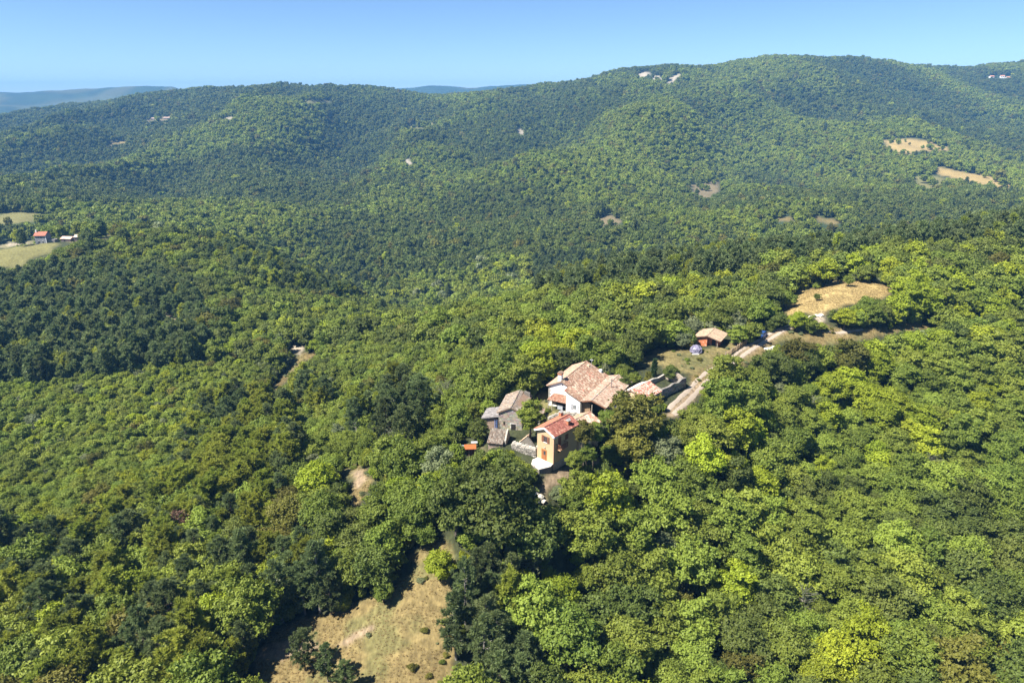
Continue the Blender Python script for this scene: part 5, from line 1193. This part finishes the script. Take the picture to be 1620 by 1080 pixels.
# ------------------------------------------------------------------ planting: single trees placed by eye
for a in [
 (748,792,4.4,'dark','big dark oak below the low walls, left of the terrace'),
 (790,800,6.6,'dark','largest dark oak filling the middle, in front of the hamlet'),
 (722,800,5.4,'dark','big dark oak at the left of the oak group below the hamlet'),
 (842,845,5.0,'dark','dark oak just below the pale boulders'),
 (884,782,1.6,'olive','small greyish tree below the corner of the terrace'),
 (1006,662,6.1,'chest','huge domed bronze-green tree right of the yellow house'),
 (1000,705,4.4,'chest','bronze-green lower crown under the huge domed tree'),
 (1050,712,3.6,'olive','grey-green tree at the right foot of the huge bronze tree'),
 (925,756,2.3,'mid','low tree on the slope below the path and white tarpaulin'),
 (955,760,2.6,'dark','dark low tree below the dry bank'),
 (688,694,2.6,'mid','bushy green tree left of the rusty shed'),
 (726,668,3.0,'mid','rounded green tree behind the rusty shed'),
 (758,682,2.1,'dark','dark green tree between the rusty shed and stone shed'),
 (680,764,2.3,'lime','yellow-green tree below the rusty shed'),
 (800,752,3.0,'dark','dark oak crown right below the stone shed'),
 (985,556,3.6,'dark','dark tree behind the ridge of the white farmhouse'),
 (957,545,3.8,'dark','dark rounded tree behind the white farmhouse roof'),
 (1010,545,3.0,'dark','dark tree at the left end of the lawn'),
 (986,607,1.9,'dark','dark tree squeezed between the white farmhouse and roofless barn'),
 (1002,598,1.7,'mid','small tree at the back corner of the roofless barn'),
 (1062,588,2.0,'cyp','dark bushy conifer behind the roofless barn'),
 (1146,588,4.2,'mid','large rounded green tree standing beside the gravel drive'),
 (1098,524,2.4,'olive','silvery olive tree behind the brick barn, nearest the roof'),
 (1080,538,2.3,'olive','silvery olive tree left of the brick barn'),
 (1062,532,2.2,'olive','silvery olive tree at the left end of the olive group'),
 (1132,507,2.4,'olive','pale olive tree right behind the brick barn'),
 (1167,530,2.5,'light','green tree between the brick barn and the parked car'),
 (1181,519,1.8,'olive','grey-green tree just left of the parked car'),
 (1214,497,2.9,'lime','yellow-green tree above the bend of the road'),
 (1262,509,2.6,'lime','yellow-green tree on the verge right of the road, left one of a pair'),
 (1283,514,2.3,'mid','green tree on the verge right of the road, right one of a pair'),
 (1301,516,1.4,'light','small light green tree right of the verge pair'),
 (1293,470,1.05,'mid','small round bush alone in the golden field'),
 (1343,444,1.7,'light','small tree alone at the top edge of the golden field'),
 (1248,437,4.0,'mid','broad tree at the left corner of the golden field'),
 (1245,472,3.0,'light','green tree at the left edge of the golden field'),
 (1372,484,3.4,'mid','rounded tree at the right side of the golden field'),
 (1338,503,3.2,'lime','yellow-green tree below the golden field'),
 (1262,560,4.6,'chest','broad olive-brown tree below the grass terrace'),
 (1345,568,5.0,'chest','broad bronze tree right of the leaning pole'),
 (1235,585,4.6,'dark','tall dark tree below the gravel road'),
 (1275,580,3.6,'dark','dark tree right of the tall one below the gravel road'),
 (862,543,3.4,'lime','bright yellow-green tree behind the stone house, left'),
 (884,534,3.0,'lime','bright yellow-green tree just left of the cypress'),
 (915,538,2.6,'lime','bright yellow-green tree right of the cypress'),
 (606,935,1.9,'mid','dark green bush at the left edge of the dry meadow'),
 (694,892,2.6,'lime','upright yellow-green tree at the top of the dry meadow'),
 (606,868,3.6,'light','light green tree above the top of the dry meadow'),
 (885,938,3.4,'lime','bright yellow tree in the wood below the big oak'),
 (1235,800,2.6,'lime','yellow-gold tree in the wood right of centre'),
 (1320,1045,4.2,'lime','bright yellow-green tree at the bottom edge, right of centre'),
 (1295,1070,3.6,'lime','yellow-green tree cut by the bottom edge'),
 (152,362,4.5,'dark','dark round tree right of the far farm buildings'),
 (1409,228,0,'',''),
 ]:
    if a[4]: hand(*a)
for a in [
 (839,661,121.5,2.7,'mid','round dense green tree hiding the corner of the derelict stone house'),
 (925,694,113.0,2.2,'chest','olive-green tree against the long side of the yellow house'),
 (940,686,115.5,1.9,'mid','green tree in front of the yellow house annex'),
 (909,731,109.5,1.6,'mid','small tree at the foot of the yellow house side wall'),
 (931,716,112.0,1.8,'mid','low tree in front of the olive-green one beside the yellow house'),
 (985,628,128.5,2.0,'dark','dark tree under the right-hand eave of the white farmhouse barn'),
 (962,662,125.5,2.2,'mid','green tree below the right-hand barn eave beside the bronze-green tree')]: handY(*a)
def handpine(px, py, Hh, kind, label, cat='pine tree', name='pine_tree', mesh=None):
    x, y, z = G(px, py, Hh * .55); HAND.append(dict(x=x, y=y, z=z, R=Hh, kind=kind, label=label, cat=cat, name=name, pine=True, mesh=mesh))
cypress = [pine_mesh('cypress', 660, LM['cyp'], ntuft=5, cards=34, whorls=20, wide=.115, cardw=.012, cardl=.03, bare=.04, conic=.35, droop=-.6)]
deadp = [pine_mesh('dead_pine', 670, LM['dead'], ntuft=3, cards=12, whorls=10, wide=.26, cardw=.006, cardl=.03, bare=.25, sparse=.1, bark=BARKP)]
bare_t = [pine_mesh('bare', 680, LM['olive'], ntuft=4, cards=7, whorls=12, wide=.42, cardw=.005, cardl=.03, bare=.12, conic=.4, sparse=.05, bark=BARKP)]
for a in [
 (893,569,5.4,'cyp','slim dark cypress behind the white farmhouse chimney','cypress','cypress_tree',cypress),
 (1035,580,4.6,'cyp','pointed dark conifer behind the roofless barn','conifer','conifer_tree',cypress),
 (285,842,11,'dead','dead reddish-brown pine among the golden pines','dead pine','dead_pine_tree',deadp),
 (705,625,7.5,'olive','bare grey-branched tree on the slope left of the stone house','bare tree','bare_tree',bare_t),
 (1267,952,6.5,'olive','dead grey snag poking out of the wood near the lower right','bare tree','bare_tree',bare_t),
 (1288,645,6.0,'olive','bare grey tree just below the grass terrace and drive','bare tree','bare_tree',bare_t),
 (1470,735,6.5,'olive','bare grey tree in the wood right of the leaning pole','bare tree','bare_tree',bare_t),
 (845,880,6.5,'olive','bare grey tree below the largest dark oak','bare tree','bare_tree',bare_t),
 (628,700,6.5,'olive','half-bare grey tree on the slope above the small clearing','bare tree','bare_tree',bare_t),
 (478,1025,7.4,'pine','thin open pine with bare stem in front of the dry meadow','pine tree','pine_tree',None),
 (515,1045,6.8,'pine','bushy pine at the left foot of the dry meadow','pine tree','pine_tree',None),
 (545,1068,5.6,'pine','low pine at the bottom edge left of the meadow','pine tree','pine_tree',None),
 (392,675,13,'gold','tall golden-green pine, topmost of the golden group','pine tree','pine_tree',None),
 (350,720,12,'gold','golden-green pine on the left flank of the golden group','pine tree','pine_tree',None),
 (405,735,12,'gold','golden-green pine on the right flank of the golden group','pine tree','pine_tree',None),
 (345,780,12,'gold','broad golden-green pine low in the golden group','pine tree','pine_tree',None),
 (330,640,9,'gold','small golden pine standing alone above the golden group','pine tree','pine_tree',None),
 (885,425,13,'gold','golden conifer on the crest beyond the hamlet, left of the pair','pine tree','pine_tree',None),
 (912,425,12,'gold','golden conifer on the crest beyond the hamlet, right of the pair','pine tree','pine_tree',None),
 (1103,412,13,'pine','dark brownish conifer rising from the crest behind the brick barn','pine tree','pine_tree',None),
 (735,930,12,'pine','tall grey-green pine at the right edge of the dry meadow','pine tree','pine_tree',None),
 (720,985,12,'pine','grey-green pine leaning over the lower right of the meadow','pine tree','pine_tree',None),
 (765,985,11,'pine','second grey-green pine right of the dry meadow','pine tree','pine_tree',None),
 (440,930,12,'pine','broad grey-green pine left of the dry meadow','pine tree','pine_tree',None),
 (500,630,8.5,'pine','brownish pine on the slope right of the pale track','pine tree','pine_tree',None),
 ]: handpine(*a)

# the woods: darts with their own radius, near to far
cell = {}
def canput(x, y, R, k=.55):
    ci, cj = int(x // 8), int(y // 8)
    for i in range(ci - 1, ci + 2):
        for j in range(cj - 1, cj + 2):
            for (a, b, r_) in cell.get((i, j), ()):
                if (a - x) ** 2 + (b - y) ** 2 < (k * (R + r_)) ** 2: return False
    return True
def put(x, y, R): cell.setdefault((int(x // 8), int(y // 8)), []).append((x, y, R))
for h in HAND: put(h['x'], h['y'], h['R'] if not h.get('pine') else h['R'] * .18)
n = 110000
Yc = np.sqrt(RNG.random(n) * (430 ** 2 - 38 ** 2) + 38 ** 2); Uc = RNG.uniform(-1.02, 1.02, n)
_q = proj(Uc * Yc, Yc, -8.)[0]; m = (_q > -140) & (_q < 1760); Yc, Uc = Yc[m], Uc[m]; n = len(Yc)
Xc = Uc * Yc; Zc = H(Xc, Yc); pxc, pyc = proj(Xc, Yc, Zc + 4)
kind, isp = classify(pxc, pyc, Yc, Xc, Yc)
small = zone(Z_SMALL, pxc, pyc)
tex = fbm(Xc / 25, Yc / 25, 95, 2)
Rc = np.where(small, RNG.uniform(1.3, 2.7, n), (1.5 + 3.2 * RNG.random(n) ** 1.6) * (.7 + .6 * tex))
small2 = (RNG.random(n) < .25) & ~isp; Rc[small2] *= .62
Rc = np.where(kind == 'olive', np.minimum(Rc, 3.0), Rc)
Hp = RNG.uniform(7.5, 13.5, n) * np.where(kind == 'gold', .95, 1.0)
hc = np.where(isp, Hp * .55, Rc * RNG.uniform(.9, 1.35, n))
okv = visible_ok(Xc, Yc, Zc, np.where(isp, Hp * .3, Rc), hc)
okv &= visible_ok(Xc, Yc, Zc, np.where(isp, .5, .5), np.where(isp, Hp * .9, hc))
okf = np.ones(n, bool)
for fx_, fy_, fr_ in FOOT: okf &= (Xc - fx_) ** 2 + (Yc - fy_) ** 2 > (fr_ + Rc * .7) ** 2
order = np.argsort(-Rc * (1 + .25 * RNG.random(n)))
PL = []
for i in order:
    if not (okv[i] and okf[i]): continue
    r_ = Hp[i] * .18 if isp[i] else Rc[i]
    if canput(Xc[i], Yc[i], r_):
        put(Xc[i], Yc[i], r_); PL.append(i)
PL = np.array(PL)
print('near plants', len(PL))
_cmrow = _cm
def hidden(x, y, ztop, slack):
    u = x / y; i = np.clip(np.rint((u - UC[0]) / (UC[1] - UC[0])).astype(int), 0, len(UC) - 1); j = np.clip(np.searchsorted(YR, y * .985) - 1, 0, len(YR) - 1)
    return (ztop - CAMZ + slack) / y < _cmrow[j, i]
# far woods on a jittered grid
def fargrid(y0, y1, c):
    gx_ = np.arange(-.86 * y1, .86 * y1, c); gy_ = np.arange(y0, y1, c); a, b = np.meshgrid(gx_, gy_)
    a = a + RNG.uniform(-.42, .42, a.shape) * c; b = b + RNG.uniform(-.42, .42, b.shape) * c; a, b = a.ravel(), b.ravel()
    m = np.abs(a / b) < .84; return a[m], b[m]
fx, fy, fR = [], [], []
for (y0, y1, c) in ((430, 900, 6.0), (900, 1500, 7.2), (1500, 2650, 8.6)):
    a, b = fargrid(y0, y1, c); fx.append(a); fy.append(b); fR.append(np.full(len(a), c * .60))
fx = np.concatenate(fx); fy = np.concatenate(fy); fR = np.concatenate(fR)
fR = fR * RNG.uniform(.55, 1.35, len(fR)) * (.55 + .95 * fbm(fx / 90, fy / 90, 97, 3))
fz = H(fx, fy); fpx, fpy = proj(fx, fy, fz + 4)
fk, fp2 = classify(fpx, fpy, fy, fx, fy)
fp2 = fp2 & (fy > 430)
vis = ~hidden(fx, fy, fz + 12, 14)
fok = visible_ok(fx, fy, fz, fR * .8, fR * 1.0, slack=12) & vis
for fx_, fy_, fr_ in FOOT: fok &= (fx - fx_) ** 2 + (fy - fy_) ** 2 > (fr_ * .8) ** 2
fx, fy, fz, fR, fk, fp2 = fx[fok], fy[fok], fz[fok], fR[fok], fk[fok], fp2[fok]
print('far plants', len(fx))

# ---------------- individuals: the largest of each kind in the picture
def where(px, py):
    R_ = [
     ([(0,0),(1620,0),(1620,440),(0,440)], 'on the crest beyond the hamlet'),
     ([(0,440),(420,440),(420,640),(0,640)], 'on the hillside below the far farm'),
     ([(0,640),(300,640),(300,860),(0,860)], 'low on the open left slope'),
     ([(300,600),(480,600),(480,800),(300,800)], 'around the golden pines on the left slope'),
     ([(420,440),(760,440),(760,600),(420,600)], 'beyond the pale track left of hamlet'),
     ([(480,600),(700,600),(700,760),(480,760)], 'between golden pines and rusty shed'),
     ([(480,760),(700,760),(700,930),(480,930)], 'between small clearing and dry meadow'),
     ([(0,860),(240,860),(240,1130),(0,1130)], 'in the bottom-left corner'),
     ([(240,800),(480,800),(480,1130),(240,1130)], 'just left of the dry meadow'),
     ([(480,930),(700,930),(700,1130),(480,1130)], 'at the edge of the dry meadow'),
     ([(700,860),(900,860),(900,1130),(700,1130)], 'in the wood right of the dry meadow'),
     ([(700,600),(860,600),(860,860),(700,860)], 'close around the big oaks'),
     ([(760,440),(980,440),(980,600),(760,600)], 'behind the white farmhouse'),
     ([(980,440),(1240,440),(1240,560),(980,560)], 'behind the lawn and the brick barn'),
     ([(1240,440),(1700,440),(1700,560),(1240,560)], 'around the golden field'),
     ([(860,600),(1080,600),(1080,860),(860,860)], 'on the slope below the bronze tree'),
     ([(1080,560),(1330,560),(1330,740),(1080,740)], 'just below the gravel drive'),
     ([(1330,560),(1700,560),(1700,740),(1330,740)], 'around the leaning pole'),
     ([(1080,740),(1350,740),(1350,900),(1080,900)], 'in the middle right wood'),
     ([(1350,740),(1700,740),(1700,900),(1350,900)], 'at the lower right edge'),
     ([(900,860),(1150,860),(1150,1130),(900,1130)], 'at the bottom edge right of centre'),
     ([(1150,860),(1400,860),(1400,1130),(1150,1130)], 'low right of the bottom centre'),
     ([(1400,860),(1720,860),(1720,1130),(1400,1130)], 'in the bottom-right corner')]
    for poly, s in R_:
        x0, y0 = poly[0]; x1, y1 = poly[2]
        if x0 <= px < x1 and y0 <= py < y1: return s
    return 'at the edge of the view'
CW = {'dark': 'dark green', 'mid': 'mid-green', 'light': 'light green', 'lime': 'yellow-green', 'olive': 'grey-green', 'chest': 'bronze-tinged', 'pine': 'grey-green', 'gold': 'golden-green', 'cyp': 'dark'}
def add_broadleaf(x, y, z, R, kind, label, group, name='broadleaf_tree', cat='tree', hcf=1.1, rz=None):
    i = int(RNG.integers(6)); t = empty(name, (x, y, z), RNG.uniform(0, 6.28) if rz is None else rz, label, cat, group, scale=(R, R * RNG.uniform(.88, 1.1), R * RNG.uniform(.9, 1.12)))
    kk = kind if kind in NB else 'dark'
    o = link('crown', NB[kk][i], t, (0, 0, hcf))
    if hcf < 1.3: pass
    tr_ = link('trunk', tr_b[i % 4], t); tr_.scale = (1, 1, hcf / 1.45)
    return t
def add_bush(x, y, z, R, kind, label, group):
    i = int(RNG.integers(3)); kk = kind if kind in BB else 'dark'
    o = link('shrub', BB[kk][i], None, (x, y, z + R * .55)); o.scale = (R, R * RNG.uniform(.85, 1.1), R * RNG.uniform(.9, 1.25)); o.rotation_euler = (0, 0, RNG.uniform(0, 6.28))
    tag(o, label, 'shrub', group); return o
def add_pine(x, y, z, Hh, kind, label, group, name='pine_tree', cat='pine tree', mesh=None):
    lst = mesh or NP[kind if kind in NP else 'pine']; cm, tm = lst[int(RNG.integers(len(lst)))]
    t = empty(name, (x, y, z), RNG.uniform(0, 6.28), label, cat, group, scale=(Hh * RNG.uniform(.95, 1.15), Hh * RNG.uniform(.95, 1.15), Hh))
    link('crown', cm, t); link('trunk', tm, t); return t
for h in HAND:
    if h.get('pine'): add_pine(h['x'], h['y'], h['z'], h['R'], h['kind'], h['label'], None, h['name'], h['cat'], h['mesh'])
    elif h['kind'] == 'cyp': add_broadleaf(h['x'], h['y'], h['z'], h['R'], 'dark', h['label'], None, 'conifer_tree', 'conifer')
    else: add_broadleaf(h['x'], h['y'], h['z'], h['R'], h['kind'], h['label'], None, h['name'], h['cat'], h['hcf'])
nb_h = sum(1 for h in HAND if not h.get('pine') and h['kind'] != 'cyp')
inframe = (pxc > -8) & (pxc < 1628) & (pyc > 60) & (pyc < 1100)
PLf = np.array([i for i in PL if inframe[i]])
size = np.where(isp[PLf], Hp[PLf] * .3, Rc[PLf]) / np.hypot(Yc[PLf], 50)
shr = (~isp[PLf]) & (Rc[PLf] < 1.9)
done = np.zeros(n, bool)
def take(mask, cnt):
    idx = PLf[mask]; s = size[mask]; return idx[np.argsort(-s)[:cnt]]
for i in take(~isp[PLf] & ~shr, 300 - nb_h):
    done[i] = True; px, py = pxc[i], pyc[i]; sz = 'big ' if Rc[i] > 3.4 else 'small ' if Rc[i] < 2.3 else ''
    add_broadleaf(Xc[i], Yc[i], Zc[i], Rc[i], kind[i], f'{sz}{CW[kind[i]]} broadleaf tree {where(px, py)}', 'broadleaf trees of the wood', hcf=hc[i] / Rc[i])
for i in take(isp[PLf], 285):
    done[i] = True; px, py = pxc[i], pyc[i]; sz = 'tall ' if Hp[i] > 11 else 'short ' if Hp[i] < 8.8 else ''
    add_pine(Xc[i], Yc[i], Zc[i], Hp[i], kind[i], f'{sz}{CW[kind[i]]} pine {where(px, py)}', 'pines of the wood')
for i in take(shr, 300):
    done[i] = True; px, py = pxc[i], pyc[i]
    add_bush(Xc[i], Yc[i], Zc[i], Rc[i] * 1.1, kind[i], f'{CW[kind[i]]} shrub {where(px, py)}', 'shrubs between the trees')

# ---------------- the rest of each kind: one object of instances
def scatter(name, label, P, rot, scl, idx, meshes):
    me = bpy.data.meshes.new(name + '_points'); P = np.asarray(P, np.float32)
    me.vertices.add(len(P)); me.vertices.foreach_set('co', P.ravel())
    a = me.attributes.new('turn', 'FLOAT_VECTOR', 'POINT'); r3 = np.zeros((len(P), 3), np.float32); r3[:, 2] = rot; a.data.foreach_set('vector', r3.ravel())
    a = me.attributes.new('size', 'FLOAT_VECTOR', 'POINT'); a.data.foreach_set('vector', np.asarray(scl, np.float32).ravel())
    a = me.attributes.new('pick', 'INT', 'POINT'); a.data.foreach_set('value', np.asarray(idx, np.int32))
    c = bpy.data.collections.new(name + '_kinds')
    for k, mm in enumerate(meshes): c.objects.link(bpy.data.objects.new(f'{name}_kind_{k:03d}', mm))
    o = link(name, me); tag(o, label, kind='stuff')
    ng = bpy.data.node_groups.new(name + '_scatter', 'GeometryNodeTree')
    ng.interface.new_socket('Geometry', in_out='INPUT', socket_type='NodeSocketGeometry'); ng.interface.new_socket('Geometry', in_out='OUTPUT', socket_type='NodeSocketGeometry')
    gi = ng.nodes.new('NodeGroupInput'); go = ng.nodes.new('NodeGroupOutput'); ip = ng.nodes.new('GeometryNodeInstanceOnPoints'); ci = ng.nodes.new('GeometryNodeCollectionInfo')
    ci.inputs['Collection'].default_value = c; ci.inputs['Separate Children'].default_value = True; ci.inputs['Reset Children'].default_value = True
    def na(t, nm):
        x = ng.nodes.new('GeometryNodeInputNamedAttribute'); x.data_type = t; x.inputs['Name'].default_value = nm; return x
    L = ng.links.new
    L(gi.outputs[0], ip.inputs['Points']); L(ci.outputs[0], ip.inputs['Instance']); ip.inputs['Pick Instance'].default_value = True
    L(na('INT', 'pick').outputs['Attribute'], ip.inputs['Instance Index']); L(na('FLOAT_VECTOR', 'turn').outputs['Attribute'], ip.inputs['Rotation']); L(na('FLOAT_VECTOR', 'size').outputs['Attribute'], ip.inputs['Scale'])
    L(ip.outputs[0], go.inputs[0])
    md = o.modifiers.new('scatter', 'NODES'); md.node_group = ng
    return o
def scl3(R, n, zlo=.88, zhi=1.15): return np.stack([R, R * RNG.uniform(.88, 1.12, n), R * RNG.uniform(zlo, zhi, n)], 1)
def pickidx(kinds, keys, per): return np.array([keys.index(k if k in keys else 'dark') for k in kinds]) * per + RNG.integers(0, per, len(kinds))
rest = np.array([i for i in PL if not done[i]])
rb = rest[~isp[rest]]; rp = rest[isp[rest]]
scatter('woodland', 'mixed broadleaf woodland covering the near slopes', np.stack([Xc[rb], Yc[rb], Zc[rb] + hc[rb]], 1), RNG.uniform(0, 6.28, len(rb)), scl3(Rc[rb], len(rb)), np.where(Yc[rb] < 165, pickidx(kind[rb], BCL, 6), 6 * len(BCL) + pickidx(kind[rb], BCL, 4)), [m_ for k in BCL for m_ in NB[k]] + [m_ for k in BCL for m_ in MB_[k]])
scatter('pine_woodland', 'pine stands on the near and middle slopes', np.stack([Xc[rp], Yc[rp], Zc[rp]], 1), RNG.uniform(0, 6.28, len(rp)), scl3(Hp[rp], len(rp)), np.where(kind[rp] == 'gold', 3, 0) + RNG.integers(0, 3, len(rp)), [m_ for k in PK for m_, _t in FP[k]])
b = ~fp2
scatter('hillside_forest', 'forest covering the far hills and valley', np.stack([fx[b], fy[b], fz[b] + fR[b] * .95], 1), RNG.uniform(0, 6.28, b.sum()), scl3(fR[b], b.sum(), .9, 1.5), pickidx(fk[b], BCL, 4), [m_ for k in BCL for m_ in FB[k]])
if fp2.any(): scatter('hillside_pines', 'scattered pines within the far forest', np.stack([fx[fp2], fy[fp2], fz[fp2]], 1), RNG.uniform(0, 6.28, fp2.sum()), scl3(fR[fp2] * 2.6, fp2.sum()), RNG.integers(0, 3, fp2.sum()), [m_ for m_, _t in FP['pine']])

# undergrowth in the gaps, dry grass in the clearings
def nearpts(y0, y1, c):
    a = np.arange(-.99 * y1, .99 * y1, c); b_ = np.arange(y0, y1, c); a, b_ = np.meshgrid(a, b_); a = (a + RNG.uniform(-.5, .5, a.shape) * c).ravel(); b_ = (b_ + RNG.uniform(-.5, .5, b_.shape) * c).ravel()
    _q = proj(a, b_, -8.)[0]; m = (_q > -90) & (_q < 1710); return a[m], b_[m]
ux, uy = nearpts(42, 330, 2.5); uz = H(ux, uy); uR = RNG.uniform(.7, 1.9, len(ux))
ok = visible_ok(ux, uy, uz, uR * 1.1, uR * 1.1, slack=.5)
for fx_, fy_, fr_ in FOOT: ok &= (ux - fx_) ** 2 + (uy - fy_) ** 2 > (fr_ + .2) ** 2
ux, uy, uz, uR = ux[ok], uy[ok], uz[ok], uR[ok]
uk = RNG.choice(['dark', 'mid', 'light', 'lime', 'chest', 'olive'], len(ux), p=[.2, .3, .3, .08, .06, .06])
scatter('undergrowth', 'low green undergrowth filling the gaps between trees', np.stack([ux, uy, uz + uR * .8], 1), RNG.uniform(0, 6.28, len(ux)), scl3(uR, len(ux), .9, 2.3), pickidx(uk, BCL, 3), [m_ for k in BCL for m_ in BB[k]])
# sparse scrub within the clearings
cx_, cy__ = nearpts(48, 300, 1.5); cz = H(cx_, cy__); px, py = proj(cx_, cy__, cz); gc = rast(GC, px, py); my = rast(MY, px, py, 1e9)
m = (np.abs(my / cy__ - 1) < .08) & ((gc == DRY) | (gc == LAWN)) & (RNG.random(len(cx_)) < .07 + .25 * (fbm(cx_ / 5, cy__ / 5, 99, 3) > .62)) & (rast(VIS, px, py) > 0)
inb = np.zeros(len(cx_), bool)
for fx_, fy_, fr_ in FOOT: inb |= (cx_ - fx_) ** 2 + (cy__ - fy_) ** 2 < (fr_ * .8) ** 2
m &= ~inb; k_ = m.sum(); sR = RNG.uniform(.2, .85, k_) ** 1.0
scatter('scrub', 'small low scrub dotted over the dry grass', np.stack([cx_[m], cy__[m], cz[m] + sR * .3], 1), RNG.uniform(0, 6.28, k_), scl3(sR, k_, .6, .9), pickidx(RNG.choice(['mid', 'olive', 'chest'], k_, p=[.3, .4, .3]), BCL, 3), [m_ for k in BCL for m_ in BB[k]])
def tuft_mesh(seed):
    r = np.random.default_rng(seed); n_ = 26; d = unit(r.normal(size=(n_, 3)) * [1, 1, .2] + [0, 0, .8]); P = d * .5 * r.uniform(.5, 1, (n_, 1)) + np.column_stack([r.normal(size=(n_, 2)) * .25, np.zeros(n_)])
    l_ = r.uniform(.3, .6, n_); B = unit(np.cross(d, rdir(r, n_))); w_ = .05
    V = np.stack([P - d * l_[:, None], P + B * w_, P + d * l_[:, None], P - B * w_], 1).reshape(-1, 3)
    return mesh_from('grass_tuft', V, np.arange(4 * n_).reshape(n_, 4), [LM['dry']], attrs={'lv': ('FACE', r.random(n_))})
tfs = [tuft_mesh(i) for i in range(3)]
ax, ay = nearpts(48, 260, .5); az_ = H(ax, ay); px, py = proj(ax, ay, az_); gc = rast(GC, px, py); my = rast(MY, px, py, 1e9)
m = (np.abs(my / ay - 1) < .08) & np.isin(gc, (DRY, GOLD)) & (fbm(ax / 3, ay / 3, 101, 3) > .40)
k_ = m.sum(); print('tufts', k_)
scatter('dry_grass', 'dry yellow grass tufts on meadow, banks and field', np.stack([ax[m], ay[m], az_[m]], 1), RNG.uniform(0, 6.28, k_), np.repeat(RNG.uniform(.14, .34, k_)[:, None], 3, 1), RNG.integers(0, 3, k_), tfs)

# labels shared by several trees are told apart by their order across the view
_on = 'zeroth leftmost second third fourth fifth sixth seventh eighth ninth tenth eleventh twelfth thirteenth fourteenth fifteenth sixteenth seventeenth eighteenth nineteenth'.split()
_tn = ['', '', 'twent', 'thirt', 'fort', 'fift', 'sixt', 'sevent', 'eight', 'ninet']
ORD = [(_on[i] if i < 20 else _tn[i // 10] + ('ieth' if i % 10 == 0 else 'y-' + ('first' if i % 10 == 1 else _on[i % 10]))) for i in range(1, 100)]
byl = {}
for o in list(sc.objects):
    if o.get('group') in ('broadleaf trees of the wood', 'pines of the wood', 'shrubs between the trees'): byl.setdefault(o['label'], []).append(o)
for lb, os_ in byl.items():
    if len(os_) < 2 : continue
    os_.sort(key=lambda o: proj(o.location.x, o.location.y, o.location.z + 4)[0])
    pl = lb.replace('broadleaf tree ', 'broadleaves ').replace(' pine ', ' pines ').replace(' shrub ', ' shrubs ')
    for k, o in enumerate(os_):
        o['label'] = (f'leftmost of the {pl}' if k == 0 else f'rightmost of the {pl}' if k == len(os_) - 1 else f'{ORD[k]} from left of {pl}')

# ------------------------------------------------------------------ the air
HAZE = bpy.data.materials.new('haze'); HAZE.use_nodes = True; hn = HAZE.node_tree; hn.nodes.clear()
pv = hn.nodes.new('ShaderNodeVolumePrincipled'); pv.inputs['Color'].default_value = (.16, .43, .86, 1); pv.inputs['Density'].default_value = 0.00014; pv.inputs['Anisotropy'].default_value = 0.0
ho = hn.nodes.new('ShaderNodeOutputMaterial'); hn.links.new(pv.outputs[0], ho.inputs['Volume'])
zmin, zmax = float(ZG.min()) - 1.5, max(float(ZG.max()) + 25, CAMZ + 40)
m = MB(); m.box(-9500, 9500, -400, 7100, zmin - 1, zmax); hz = m.build('haze', HAZE, None); tag(hz, 'thin blue summer haze', kind='stuff')
